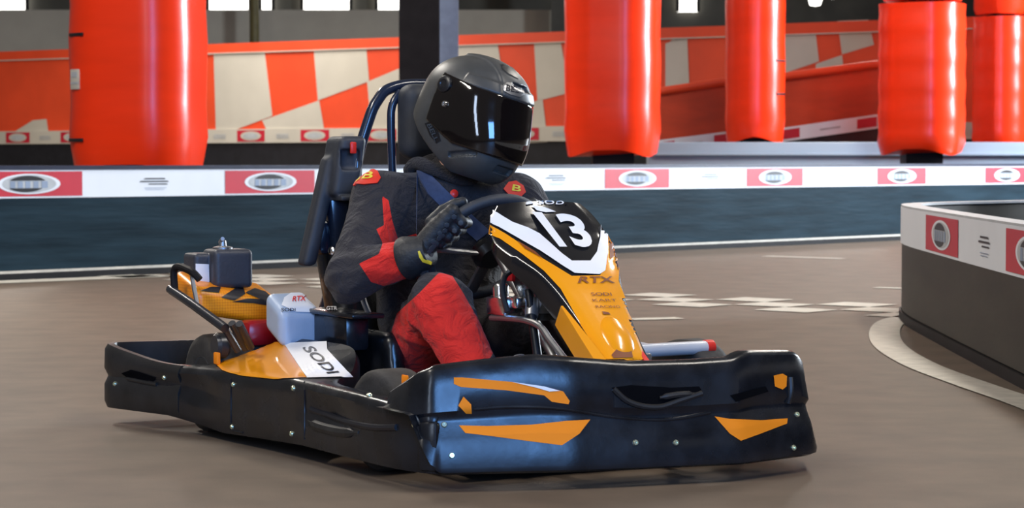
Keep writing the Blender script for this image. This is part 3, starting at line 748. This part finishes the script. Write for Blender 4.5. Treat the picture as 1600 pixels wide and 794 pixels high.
g = G().loft(rings); tNF = bvh(g); NF = mk('front_fairing', g, 'carbon', kart, 45)
orange_l = [(766, 352), (790, 366), (820, 386), (850, 406), (880, 424), (893, 432), (937, 431), (944, 420), (947, 395), (950, 366), (958, 362), (968, 384), (966, 440), (978, 470), (990, 495), (1003, 522), (1019, 562), (940, 562), (925, 535), (908, 508), (893, 482), (876, 452), (850, 424), (815, 397), (780, 373), (764, 366)]
tag(decal('fairing_skin', [tNF], orange_l, 'orange', NF, .002, 8), 'glossy orange skin')
wh = [(768, 327), (782, 337), (800, 348), (825, 357), (842, 366), (858, 380), (878, 398), (893, 409), (922, 409), (932, 395), (937, 372), (938, 352), (949, 362), (949, 395), (945, 424), (936, 430), (897, 428), (878, 416), (845, 394), (815, 377), (790, 362), (767, 349)]
tag(decal('number_border', [tNF], wh, 'owhite', NF, .004, 8), 'white border of the number panel')
tag(decal('number_border', [tNF], [(830, 322), (850, 325), (868, 332), (852, 333), (838, 330)], 'owhite', NF, .004, 8), 'white flash above the number')
g = G(); word(g, [tNF], '13', [(829, 332), (904, 338), (930, 389), (874, 389)], .006, .035); tag(mk('race_number', g, 'owhite', NF, 0), 'white number 13')
g = G(); word(g, [tNF], 'SODI', [(840, 313), (884, 315), (885, 321), (841, 320)], .004, .015); tag(mk('lettering', g, 'owhite', NF, 0), 'white lettering')
g = G(); lay(g, [tNF], *poly2d([(818, 313), (830, 312), (834, 319), (822, 321)]), off=.004); mk('emblem', g, 'owhite', NF, 0)
for wd, q, bo_ in (('RTX', [(906, 434), (956, 434), (960, 444), (902, 444)], .02), ('SODI', [(922, 459), (953, 459), (955, 464), (924, 464)], .01), ('KART', [(924, 469), (961, 469), (963, 473), (926, 473)], 0), ('RACING', [(929, 479), (966, 479), (968, 483), (931, 483)], 0)):
    g = G(); word(g, [tNF], wd, q, .005, bo_); tag(mk('lettering', g, 'brown', NF, 0), 'dark lettering on the orange skin')
for q in ([(940, 488), (950, 490), (953, 493), (942, 493)], [(808, 378), (836, 395), (848, 406), (820, 390)], [(951, 384), (957, 380), (958, 403), (952, 406)]):
    tag(mk('print_mark', lay(G(), [tNF], *poly2d(q), off=.0045), 'brown', NF, 0), 'dark print mark')
# bulge, and a brown patch painted as recess shade, at the fairing foot
bd_ = np.array([.71, 0, -.70]); bn_ = np.array([.70, 0, .71]); bc_ = np.array([-.085, 0, .345]) - bn_ * .004
def bulge(X, Y, Z):
    a = (X - bc_[0]) * bd_[0] + (Z - bc_[2]) * bd_[2]; n = (X - bc_[0]) * bn_[0] + (Z - bc_[2]) * bn_[2]; return ellip(a, Y, n, (0, 0, 0), (.080, .046, .028))
g = nets(bulge, (-.24, -.07, .26), (.02, .07, .50), .004); mk('nose_bulge', g, 'orange', NF, 180)
decal('scoop_shade', [tNF], [(955, 556), (963, 547), (985, 546), (988, 560), (958, 561)], 'brown', NF, .004)  # brown patch paints the darker shade of the concave foot
def leg(sd, m):
    a, b, c = inv(878, 478, 1, -.115), inv(908, 520, 1, -.112), inv(946, 574, 1, -.11)
    g = G(); rg = []
    for p, w in zip(spline([a, b, c], 6), np.linspace(.003, .019, 13)):
        ww = w * (1 if sd < 0 else .5); yy = -p[1] - (0 if sd < 0 else .062)
        rg.append([(p[0] + dx, sd * (yy + dy), p[2] + dz - (0 if sd < 0 else .035)) for dx, dy, dz in ((0, ww, 0), (0, -ww, 0), (-.02, -ww, -.04), (-.03, ww, -.05))])
    mk('fairing_leg', g.loft(rg), m, kart, 30)
leg(-1, 'orange'); leg(1, 'redcap')
# support under the fairing, steering column, pedals, brake pump
g = G(); g.tube([(-.72, 0, .55), (-.22, 0, .12)], .014); mk('steering_column', g, 'alloy', kart)
g = G(); g.box((-.43, 0, .46), (.10, .14, .16), Matrix.Rotation(math.radians(-45), 3, 'Y'), .015); g.tube([(-.36, -.1, .46), (-.20, -.13, .08)], .012); g.tube([(-.36, .1, .46), (-.20, .13, .08)], .012); mk('fairing_bracket', g, 'plastic', kart)
bc = inv(788, 478, 1, -.1)
g = G(); g.box(bc, (.10, .06, .05), bevel=.008); g.box(bc + [.07, .01, .012], (.05, .05, .03), bevel=.006); g.lathe([(0, 0), (.022, 0), (.022, .03), (.018, .036), (0, .036)], bc + [-.02, 0, .022], (0, 0, 1), 16); mk('brake_pump', g, 'chrome', kart)
b2 = inv(848, 468, 1, -.06); g = G(); g.box(b2, (.07, .05, .05), Matrix.Rotation(.6, 3, 'Y'), .01); g.lathe([(0, 0), (.018, 0), (.018, .05), (0, .05)], b2 + [0, -.03, .0], (.4, -.3, -.8), 12); mk('steering_joint', g, 'alloy', kart)
g = G().tube(spline([inv(802, 421, 1, -.1), inv(789, 432, 1, -.12), inv(785, 455, 1, -.14), inv(793, 488, 1, -.14)], 8), .008, 10); mk('brake_hose', g, 'frame', kart)
g = G().box(inv(803, 432, 1, -.06), (.05, .04, .025), bevel=.006); mk('red_reservoir', g, 'darkred', kart)
for s in (-1, 1):
    g = G(); g.tube(spline([(-.26, s * .17, .07), (-.22, s * .17, .17), (-.24, s * .17, .25)], 5), .007); g.box((-.245, s * .165, .255), (.02, .08, .07), bevel=.006); mk('pedal', g, 'alloy', kart)

# steering wheel
WC = np.array([-.78, 0, .555]); WT = np.array([.6, 0, .8]); WN = np.array([-.8, 0, .6]); WR = .17; YA = np.array([0, 1., 0])
def rim(phi): return WC + WR * (math.cos(phi) * YA + math.sin(phi) * WT)
g = G().tube([rim(t) for t in np.linspace(0, 2 * math.pi, 48, False)], .0165, 12, closed=True); SW = mk('steering_wheel', g, 'pad', kart, 60)
for a in (0, 180, 270): mk('spoke', G().tube([WC - WN * .03, rim(math.radians(a))], .009, 10, ell=2.2), 'alloy', SW)
mk('wheel_hub', G().lathe([(0, -.02), (.035, -.02), (.05, 0), (.05, .02), (.03, .03), (0, .03)], WC - WN * .03, WN, 24), 'plastic', SW)

# seat
def seat(X, Y, Z):
    back = rbox(X + .42 * (Z - .15), Y, Z, (-1.16, 0, .33), (.075, .27, .27), .06)
    base = rbox(X, Y, Z, (-.98, 0, .12), (.26, .26, .06), .05); d = smin(back, base, .06)
    for s in (-1, 1): d = smin(d, rbox(X + .2 * (Z - .15), Y, Z, (-1.02, s * .245, .20), (.20, .03, .12), .03), .05)
    cut = smin(cone(X, Y, Z, (-.75, 0, .27), (-1.06, 0, .27), .20, .19), cone(X, Y, Z, (-1.06, 0, .27), (-1.18, 0, .62), .2, .22), .05); return np.maximum(d, -cut)
mk('seat', nets(seat, (-1.55, -.34, .04), (-.66, .34, .66), .010), 'plastic', kart, 180)
# roll hoop and head guard
XH = -1.22
g = G(); g.tube(spline([inv(557, 330, 0, XH), inv(558, 255, 0, XH), inv(577, 185, 0, XH), inv(590, 157, 0, XH), inv(608, 139, 0, XH), inv(650, 132, 0, XH), inv(720, 140, 0, XH), inv(760, 175, 0, XH), inv(775, 250, 0, XH), inv(775, 330, 0, XH)], 7), .0165, 14)
g.tube([inv(557, 330, 0, XH), (-1.45, -.28, .12)], .0165); g.tube([inv(775, 330, 0, XH), (-1.45, .28, .12)], .0165); mk('roll_hoop', g, 'bluetube', kart)
g = G(); g.tube(spline([inv(614, 290, 0, XH + .03), inv(611, 200, 0, XH + .03), inv(613, 165, 0, XH + .03), inv(626, 143, 0, XH + .03)], 7), .012, 12); mk('hoop_stay', g, 'bluetube', kart)
hc = inv(645, 190, 0, -1.16); g = nets(lambda X, Y, Z: rbox(X, Y, Z, (hc[0], hc[1] + .085, hc[2]), (.05, .125, .11), .04), (hc[0] - .08, hc[1] - .14, hc[2] - .15), (hc[0] + .08, hc[1] + .24, hc[2] + .15), .008); HR = mk('head_rest', g, 'pad', kart, 180)
a = inv(535, 260, 0, -1.25)
def guard(X, Y, Z):
    d = rbox(X, Y + .16 * (Z - a[2]) * -1, Z, a, (.06, .042, .088), .018); d = np.minimum(d, rbox(X, Y, Z, a + np.array([.02, .02, -.092]), (.06, .06, .008), .006))
    d = np.maximum(d, -rbox(X, Y, Z, a + np.array([.06, -.0, .02]), (.02, .03, .03), .01)); return smin(d, rbox(X, Y - .25 * (Z - a[2]), Z, a + np.array([-.02, -.035, -.13]), (.03, .022, .16), .015), .01)
SG = mk('side_guard', nets(guard, a - [.14, .2, .32], a + [.14, .16, .14], .006), 'pad', kart, 180)
mk('guard_button', G().box(inv(552, 231, 0, -1.17), (.012, .018, .034), bevel=.004), 'redcap', SG)
g = G(); g.box(inv(530, 345, 0, -1.27), (.07, .075, .26), Matrix.Rotation(math.radians(6), 3, 'X'), .02); g.box(inv(505, 372, 0, -1.30), (.06, .05, .10), None, .02); BP = mk('back_panel', g, 'bluetube', kart)
mk('latch', G().lathe([(0, 0), (.012, 0), (.012, .01), (.006, .014), (0, .014)], inv(521, 392, 0, -1.24), (.5, -.9, .1), 14), 'chrome', BP)

# engine, airbox, fuel tank
def cover(X, Y, Z):
    return rbox(X, Y, Z + .26 * (X + 1.45) + .17 * (Y + .6), (-1.545, -.465, .384), (.095, .142, .042), .028)
g = nets(cover, (-1.82, -.65, .26), (-1.40, -.28, .54), .005); tEC = bvh(g); EC = mk('engine_cover', g, 'hexorange', kart, 180)
decal('dark_print', [tEC], [[(345, 465), (368, 451), (380, 449), (383, 460), (366, 470)], [(383, 458), (398, 451), (432, 462), (434, 473), (424, 475), (402, 466)], [(362, 472), (386, 467), (412, 468), (432, 475), (426, 479), (396, 474)], [(312, 455), (330, 449), (345, 449), (342, 458)]], 'ink', EC, .002)
AB = nets(lambda X, Y, Z: np.minimum(rbox(X, Y, Z, (-1.555, -.462, .476), (.055, .062, .058), .016), rbox(X, Y, Z, (-1.59, -.530, .474), (.05, .042, .048), .012)), (-1.72, -.62, .37), (-1.46, -.36, .55), .004)
tAB = bvh(AB); AB = mk('air_box', AB, 'airbox', kart, 180)
wl = decal('label', [tAB], [(306, 412), (327, 413), (328, 440), (324, 444), (306, 442)], 'owhite', AB, .003)
g = G(); p = np.array([-1.56, -.475, .531]); g.lathe([(0, 0), (.03, 0), (.03, .008), (.012, .012), (.010, .028), (0, .03)], p, (0, 0, 1), 16); g.tube([p + [-.02, 0, .022], p + [.025, -.01, .034]], .006); mk('filter_knob', g, 'alloy', AB)
g = G(); g.box((-1.50, -.27, .22), (.30, .22, .22), bevel=.02)
for k in range(6): g.box((-1.50, -.27, .15 + .026 * k), (.32, .24, .008), bevel=.002)
mk('engine', g, 'frame', kart)
g = G(); g.box(inv(410, 520, 0, -1.38), (.10, .13, .075), bevel=.02); mk('fan_housing', g, 'darkred', kart)
g = G(); g.tube([inv(266, 452, 1, -.655), inv(300, 475, 1, -.65), inv(352, 513, 1, -.62)], .0135, 12); mk('guard_bar', g, 'frame', kart)
g = G(); g.tube(spline([inv(273, 452, 1, -.65), inv(272, 424, 1, -.65), inv(280, 417, 1, -.645), inv(300, 425, 1, -.635), inv(312, 437, 1, -.62)], 7), .011, 10); mk('grab_loop', g, 'steel', kart)
g = G(); g.tube([inv(300, 432, 1, -.63), inv(303, 450, 1, -.63), inv(309, 480, 1, -.63)], .007, 8); mk('stay_rod', g, 'alloy', kart)
g = G()
for u0, v0, u1, v1 in ((348, 508, 372, 548), (362, 505, 384, 545), (374, 506, 392, 543)): g.tube([inv(u0, v0, 1, -.61), inv(u1, v1, 1, -.55)], .011, 10)
g.lathe([(0, -.02), (.03, -.02), (.038, -.01), (.038, .01), (.03, .02), (0, .02)], inv(345, 540, 1, -.58), (0, 1, 0), 20); mk('throttle_linkage', g, 'frame', kart)
g = G().box(inv(339, 560, 1, -.60), (.03, .012, .035), bevel=.004); tag(mk('pod_reflector', g, 'orange2', kart), 'orange reflector')
def tank(X, Y, Z): return rbox(X, Y, Z + .42 * (X + 1.15), (-1.205, -.403, .318), (.062, .064, .056), .026)
g = nets(tank, (-1.42, -.5, .22), (-1.08, -.3, .46), .005); tTK = bvh(g); TK = mk('fuel_tank', g, 'tankw', kart, 180)
tl = decal('tank_label', [tTK], [(440, 478), (444, 466), (454, 459), (482, 458), (494, 466), (502, 484), (500, 489), (462, 488)], 'owhite', TK, .003)
g = G(); word(g, [tTK], 'RTX', [(458, 465), (478, 464), (477, 472), (456, 473)], .005, .02); mk('lettering', g, 'patch', tl)
g = G(); word(g, [tTK], 'SODI', [(440, 483), (461, 483), (461, 487), (440, 488)], .004, .01); mk('lettering', g, 'ink', TK)
g = G(); g.box((-1.06, -.325, .315), (.26, .075, .10), bevel=.015); g.box((-1.03, -.325, .368), (.34, .10, .014), bevel=.005); tBB = bvh(g); BB = mk('battery_box', g, 'plastic', kart)
g = G(); word(g, [tBB], 'GTR', [(510, 480), (527, 480), (527, 486), (510, 486)], .003, .02); mk('lettering', g, 'owhite', BB)
g = G(); g.box((-1.05, -.385, .25), (.40, .03, .05), bevel=.01); mk('tank_bracket', g, 'frame', kart)
g = G(); g.tube([inv(563, 452, 1, -.30), inv(570, 475, 1, -.30), inv(577, 492, 1, -.30)], .012, 10, ell=.6); mk('belt_buckle', g, 'alloy', kart)

# ------------------------------------------------------------------ the driver
PO = np.array([-1.08, 0, .17])
person = G()
SHR, ELR, WRR = (-1.025, -.205, .680), (-.915, -.355, .475), (-.745, -.232, .540)
SHL, ELL, WRL = (-.985, .205, .672), (-.86, .345, .48), (-.745, .225, .56)
HC = inv(741, 184, 1, .02)                       # centre of the helmet
def figure(X, Y, Z, e, head):
    """the driver's form, grown or shrunk by e"""
    d = cone(X, Y, Z, (-1.08, 0, .215), (-1.09, 0, .36), .135 + e, .135 + e)
    for s in (-1, 1):
        d = smin(d, cone(X, Y, Z, (-1.09, s * .06, .36), (-1.045, s * .085, .60), .115 + e, .118 + e), .06)
        d = smin(d, cone(X, Y, Z, (-1.08, s * .10, .20), (-.68, s * .195, .408), .108 + e, .076 + e), .04)
        d = smin(d, cone(X, Y, Z, (-.68, s * .195, .408), (-.42, s * .18, .16), .078 + e, .058 + e), .03)
    d = smin(d, cone(X, Y, Z, SHR, SHL, .082 + e, .080 + e), .07)
    for S, E_, W_ in ((SHR, ELR, WRR), (SHL, ELL, WRL)):
        d = smin(d, cone(X, Y, Z, S, E_, .080 + e, .066 + e), .04); d = smin(d, cone(X, Y, Z, E_, W_, .066 + e, .046 + e), .02)
    d = smin(d, cone(X, Y, Z, (-1.02, 0, .72), (-.97, .01, .80), .075 + e, .060 + e), .05)
    return d
def suit(X, Y, Z):
    d = figure(X, Y, Z, 0., False)
    w = np.sin(38 * (X + .6 * Z) + 9 * np.sin(7 * Y + 3 * Z)) * np.sin(21 * (Z - .4 * X) + 5 * np.sin(11 * X + 4 * Y))
    w2 = np.sin(75 * (Z + .5 * Y + .3 * X) + 6 * np.sin(13 * X - 9 * Z))
    near = np.exp(-((X - ELR[0]) ** 2 + (Y - ELR[1]) ** 2 + (Z - ELR[2]) ** 2) / .012) + np.exp(-((X + .70) ** 2 + (abs(Y) - .19) ** 2 + (Z - .38) ** 2) / .02) + .5 * np.exp(-((X + 1.0) ** 2 + (abs(Y) - .15) ** 2 + (Z - .60) ** 2) / .02) + .25
    r1 = (1 - abs(np.sin(19 * (Z + .35 * X - .5 * Y) + 2.2 * np.sin(8 * X + 5 * Y) + 1.3 * np.sin(13 * Z - 6 * Y)))) ** 2
    r2 = (1 - abs(np.sin(27 * (X - .5 * Z + .3 * Y) + 2.0 * np.sin(9 * Z + 4 * Y)))) ** 3
    d = d - .003 * w * near - .0022 * w2 * near - .009 * r1 * near - .006 * r2 * near
    return np.maximum(d, (Z - .80) + .6 * (X + .98))
gs = nets(suit, (-1.30, -.48, .05), (-.30, .48, .86), .0065); tS = bvh(gs)
def body(X, Y, Z):
    d = figure(X, Y, Z, -.022, True); d = smin(d, cone(X, Y, Z, (-1.0, .005, .72), (HC[0] - .03, .02, HC[2] - .05), .058, .056), .03)
    return smin(d, ellip(X, Y, Z, (HC[0], HC[1], HC[2]), (.095, .078, .115)), .03)
P_ = mk('person', nets(body, (-1.30, -.48, .05), (-.30, .48, 1.05), .010), 'skin', None, 180, PO); P_.location = tuple(k2w(PO)); P_.rotation_euler = (0, 0, TH - math.pi / 2)
tag(P_, 'driver in black and red racing suit and dark full face helmet, gripping the steering wheel', 'person')
suit_o = mk('racing_suit', gs, 'suit', P_, 180, PO)
red_polys = [[(597, 306), (607, 313), (613, 345), (622, 374), (650, 365), (657, 374), (642, 392), (634, 412), (640, 434), (600, 447), (580, 441), (561, 412), (592, 397), (598, 380), (588, 358), (600, 352)],
             [(686, 426), (706, 430), (722, 455), (742, 490), (769, 528), (772, 550), (745, 590), (600, 590), (611, 520), (620, 490), (655, 458)]]
vv, _ = gs.arr(); U_, V_ = w2p(k2w(vv)); me = suit_o.data
nor = np.zeros(len(vv) * 3); me.vertices.foreach_get('normal', nor); nor = nor.reshape(-1, 3)
toc = KC - vv; toc /= np.linalg.norm(toc, axis=1)[:, None]; facing = (nor * toc).sum(1)
def sdpoly(px, py, q):
    q = np.asarray(q, float); dmin = np.full(px.shape, 1e9); ins = np.zeros(px.shape, bool)
    for i in range(len(q)):
        a, b = q[i], q[(i + 1) % len(q)]; e = b - a; t = np.clip(((px - a[0]) * e[0] + (py - a[1]) * e[1]) / (e @ e), 0, 1)
        dmin = np.minimum(dmin, np.hypot(px - a[0] - t * e[0], py - a[1] - t * e[1]))
        c = ((a[1] > py) != (b[1] > py)) & (px < (b[0] - a[0]) * (py - a[1]) / (b[1] - a[1] + 1e-12) + a[0]); ins ^= c
    return np.where(ins, dmin, -dmin)
val = np.full(len(vv), -50.)
arm = (np.array([(p - np.array(ELR)) for p in vv]) ** 2).sum(1) < .34 ** 2
for i, q in enumerate(red_polys):
    sd = sdpoly(U_, V_, q)
    ok = (vv[:, 1] < -.05) if i else (vv[:, 1] < -.07)
    val = np.where(ok, np.maximum(val, np.minimum(sd, facing * 60 + 12)), val)
at = me.attributes.new('red_panel', 'FLOAT', 'POINT'); at.data.foreach_set('value', val.astype(np.float32))
def sdecal(name, px, m, off=.003, thick=.0, ml=7): return decal(name, [tS], px, m, P_, off, ml, PO, thick)
ep = sdecal('shoulder_patch', [(545, 287), (549, 276), (560, 268), (577, 264), (590, 269), (595, 279), (590, 287), (570, 289)], 'patch', .003, .002); tag(ep, 'red shoulder patch with yellow letters')
g = G(); word(g, [tS], 'LB', [(556, 270), (586, 271), (582, 281), (550, 282)], .0065, .02); mk('lettering', g, 'yellow', ep, 0, PO)
ep = sdecal('shoulder_patch', [(786, 296), (794, 286), (806, 284), (817, 291), (821, 301), (812, 309), (798, 309)], 'patch', .003, .002)
g = G(); word(g, [tS], 'B', [(801, 290), (814, 292), (812, 301), (799, 299)], .0065, .02); mk('lettering', g, 'yellow', ep, 0, PO)
bl_ = sdecal('seat_belt', [(648, 268), (672, 274), (696, 298), (728, 328), (764, 360), (744, 376), (702, 338), (668, 304)], 'belt', .003, .004); 
g = G(); p, n = cast([tS], 709, 303); g.lathe([(0, 0), (.012, 0), (.012, .004), (.007, .007), (0, .007)], p + n * .002, n, 14); mk('zip_toggle', g, 'redcap', P_, 40, PO)
g = G().tube(spline([(-1.08, -.085, .768), (-1.03, -.09, .79), (-.955, -.075, .775), (-.92, 0, .745), (-.94, .075, .765), (-1.03, .09, .79), (-1.09, 0, .80)], 6, True), .020, 10, closed=True); mk('collar', g, 'suit', P_, 60, PO)

# gloves: each with palm, four bent fingers and a thumb closed on the rim
def glove(phi, W_, sd):
    K = 1.16
    R = rim(phi); er = (math.cos(phi) * YA + math.sin(phi) * WT) * K; T = (-math.sin(phi) * YA + math.cos(phi) * WT) * K
    if T[2] < 0: T = -T
    F_ = -WN * K; W_ = np.array(W_); fingers = []; pads = []
    for o, ln in ((-.037, .86), (-.0125, .97), (.0125, 1.0), (.036, .94)):
        kn = R + T * (o * 1.05) + er * .034 + F_ * .014; p1 = R + T * (o * .98) + er * .006 + F_ * (.037 * ln); p2 = R + T * (o * .95) - er * (.030 * ln) + F_ * .015; tp = R + T * (o * .93) - er * (.026 * ln) - F_ * .014
        fingers.append((kn, p1, p2, tp)); pads.append((kn + F_ * .012 + er * .006, (kn + p1) / 2 + F_ * .012 + er * .006, (p1 + p2) / 2 + F_ * .011 - er * .002))
    th = [R + er * .030 - F_ * .010 - T * .02, R + er * .012 - F_ * .030 + T * .012, R + er * .002 - F_ * .028 + T * .042, R - er * .004 - F_ * .022 + T * .060]
    def fn(X, Y, Z):
        d = None
        for kn, p1, p2, tp in fingers:
            f = smin(smin(cone(X, Y, Z, kn, p1, .0148 * K, .0136 * K), cone(X, Y, Z, p1, p2, .0136 * K, .0122 * K), .003), cone(X, Y, Z, p2, tp, .0122 * K, .0105 * K), .003); d = f if d is None else smin(d, f, .0012)
        pl = None
        for kn, *_ in fingers:
            c = cone(X, Y, Z, W_ + (kn - W_) * .12, kn - er * .002, .026, .018 * K); pl = c if pl is None else smin(pl, c, .016)
        d = smin(d, pl, .007)
        t = smin(smin(cone(X, Y, Z, th[0], th[1], .018 * K, .0155 * K), cone(X, Y, Z, th[1], th[2], .0155 * K, .0140 * K), .004), cone(X, Y, Z, th[2], th[3], .0140 * K, .0120 * K), .004)
        return smin(d, t, .007)
    allp = np.array([p for f in fingers for p in f] + th + [W_]); g = nets(fn, allp.min(0) - .05, allp.max(0) + .05, .0028); tr = bvh(g); o = mk('glove', g, 'glove', P_, 180, PO)
    gp = G()
    for p in pads:
        for q in p:
            h, n, _, _ = tr.find_nearest(Vector(q) + Vector(F_) * .02); gp.lathe([(.0078, -.001), (.0075, .0012), (.0045, .0018), (0, .0018)], h, n, 6)
    for k in range(3):
        for m in range(4):
            q = W_ * (.62 - .17 * k) + np.array(fingers[m][0]) * (.38 + .17 * k); h, n, _, _ = tr.find_nearest(Vector(q) + Vector(F_) * .04); gp.lathe([(.0085, -.001), (.008, .001), (.005, .0016), (0, .0016)], h, n, 6)
    mk('knuckle_pads', gp, 'glovepad', o, 30, PO)
    return o, tr
def cuff(E_, W_, o):
    E_, W_ = np.array(E_), np.array(W_); d = (W_ - E_) / np.linalg.norm(W_ - E_); g = G(); g.lathe([(.030, -.040), (.060, -.040), (.062, -.03), (.054, 0), (.046, .025), (.040, .04), (.02, .04)], W_, d, 28); t = bvh(g); return mk('cuff', g, 'glove', o, 50, PO), t
PR_, PL_ = math.radians(150), math.radians(28)
gl, tg = glove(PR_, WRR, -1); cf, tc_ = cuff(ELR, WRR, gl)
ct = decal('yellow_trim', [tc_, tg], [(653, 393), (656, 392), (662, 404), (674, 410), (673, 413), (660, 409), (655, 402)], 'yellow', gl, .003, 5, PO)
gl2, _ = glove(PL_, WRL, 1); cuff(ELL, WRL, gl2)

# shoes
def shoe(s):
    def fn(X, Y, Z):
        d = smin(cone(X, Y, Z, (-.44, s * .18, .12), (-.31, s * .175, .215), .05, .046), cone(X, Y, Z, (-.31, s * .175, .215), (-.275, s * .172, .265), .046, .036), .02); return smin(d, cone(X, Y, Z, (-.44, s * .18, .12), (-.42, s * .18, .19), .05, .062), .02)
    return nets(fn, (-.53, s * .18 - .1, .03), (-.2, s * .18 + .1, .34), .006)
for s in (-1, 1):
    o = mk('shoe', shoe(s), 'shoe', P_, 180, PO)
    g = G().tube(spline([(-.47, s * .18 - .03, .075), (-.38, s * .18 - .04, .13), (-.28, s * .18 - .035, .20), (-.235, s * .18, .25)], 5), .012, 8, ell=1.5); mk('sole', g, 'plastic2', o, 60, PO)

# helmet: shell, visor, vents, pivots
yaw = math.radians(48) - TH; pit = math.radians(14); rol = math.radians(-12)
HM = (Matrix.Rotation(yaw, 3, 'Z') @ Matrix.Rotation(pit, 3, 'Y') @ Matrix.Rotation(rol, 3, 'X')); HMn = np.array(HM)
HS = 1.0
def shell(X, Y, Z):
    def sup(c, r, p): return ((abs((X - c[0]) / r[0]) ** p + abs((Y - c[1]) / r[1]) ** p + abs((Z - c[2]) / r[2]) ** p) ** (1 / p) - 1) * min(r)
    a = sup((-.012, 0, .036), (.166, .134, .136), 2.15); b = sup((.038, 0, -.075), (.140, .110, .105), 2.3); c = sup((-.06, 0, -.06), (.105, .118, .10), 2.3)
    d = smin(smin(a, b, .06), c, .05); d = np.maximum(d, (-(Z + .165) + .72 * np.maximum(.035 - X, 0)) * .8); return d
def helmet(X, Y, Z):
    d = shell(X, Y, Z)
    crown = np.maximum(d - .006, np.maximum(abs(Y) - .050 - .12 * np.clip(X, 0, 1), np.maximum(-.06 - X, .075 - Z))); d = smin(d, crown, .006)
    br = np.maximum(d - .004, np.maximum(abs(Z - .098) - .014, .03 - X)); d = smin(d, br, .008)
    slot = np.maximum(abs(Y) - .030, np.maximum(abs(Z - .118) - .0065, .06 - X)); d = np.where(slot < 0, np.maximum(d, -slot * 1 + 0 * d - .02) * 0 + np.maximum(d + .008, slot * 0 - 1), d)
    for s in (-1, 1):
        g_ = np.maximum(abs(Z + .105 - .35 * (X - .09)) - .007, np.maximum(abs(X - .085) - .042, -s * Y)); d = np.maximum(d, np.minimum(-g_, d + .007))
    nv = np.maximum(abs(Y) - .035, np.maximum(abs(Z + .115) - .010, .10 - X)); d = np.maximum(d, np.minimum(-nv, d + .008))
    return d
def place(g):
    v, f = g.arr(); out = G(); out.add(v @ HMn.T + HC, f); return out
gh = place(nets(helmet, (-.22, -.18, -.2), (.22, .18, .22), .0036)); tH = bvh(gh); HEL = mk('helmet', gh, 'helmet', P_, 180, PO)
def port(X, Y, Z, e):
    top = Z - (.082 - .10 * np.minimum(X - .08, 0)); low = (-.088 + .42 * np.clip(.055 - X, 0, 1)) - Z; back = -.045 - X
    d = np.maximum(np.maximum(top, low), back); return d - e
def visor(X, Y, Z):
    s = shell(X, Y, Z); return np.maximum(np.maximum(s - .0075, -s - .003), port(X, Y, Z, 0))
gv = place(nets(visor, (-.2, -.18, -.2), (.22, .18, .2), .0030)); tV = bvh(gv); VI = mk('visor', gv, 'visor', HEL, 180, PO)
def hpt(p): return HMn @ np.array(p) + HC
for s in (-1, 1):
    for (x, z, r, m) in ((-.020, .066, .024, 'helmdark'), (.010, .010, .0095, 'chrome')):
        d = HMn @ np.array([0, s, 0.]); p, n = [np.array(q) for q in [tV, tH][0].find_nearest(Vector(hpt((x, s * .16, z))))[:2]]
        g = G(); g.lathe([(0, -.004), (r, -.004), (r, .005), (r * .8, .008), (r * .5, .0085), (r * .4, .006), (0, .006)], p, d, 22); mk('visor_pivot', g, m, HEL, 40, PO)
bd = decal('brand_badge', [tH], [(785, 134), (792, 129), (806, 131), (817, 138), (819, 148), (812, 152), (797, 148), (787, 142)], 'alloy', HEL, .002, 5, PO)
g = G(); word(g, [tH], 'BELL', [(791, 133), (816, 139), (816, 147), (790, 142)], .0035, .02); mk('lettering', g, 'ink', bd, 0, PO)
g = G(); word(g, [tH], 'BELL', [(668, 193), (674, 191), (688, 218), (681, 222)], .002, .02)
sb = decal('side_badge', [tH], [(664, 193), (672, 190), (685, 205), (689, 220), (682, 224), (672, 212)], 'helmdark', HEL, .0015, 5, PO)
v_, f_ = text2d('BELL', .02); g = G(); lay(g, [tH], [tuple(p) for p in quadmap(v_, [(675, 193), (687, 219), (681, 222), (668, 195)])], f_, .0035); mk('lettering', g, 'glovepad', sb, 0, PO)
decal('crown_vent', [tH], [(783, 100), (800, 106), (812, 118), (810, 124), (795, 116), (784, 108)], 'helmdark', HEL, .002, 5, PO)
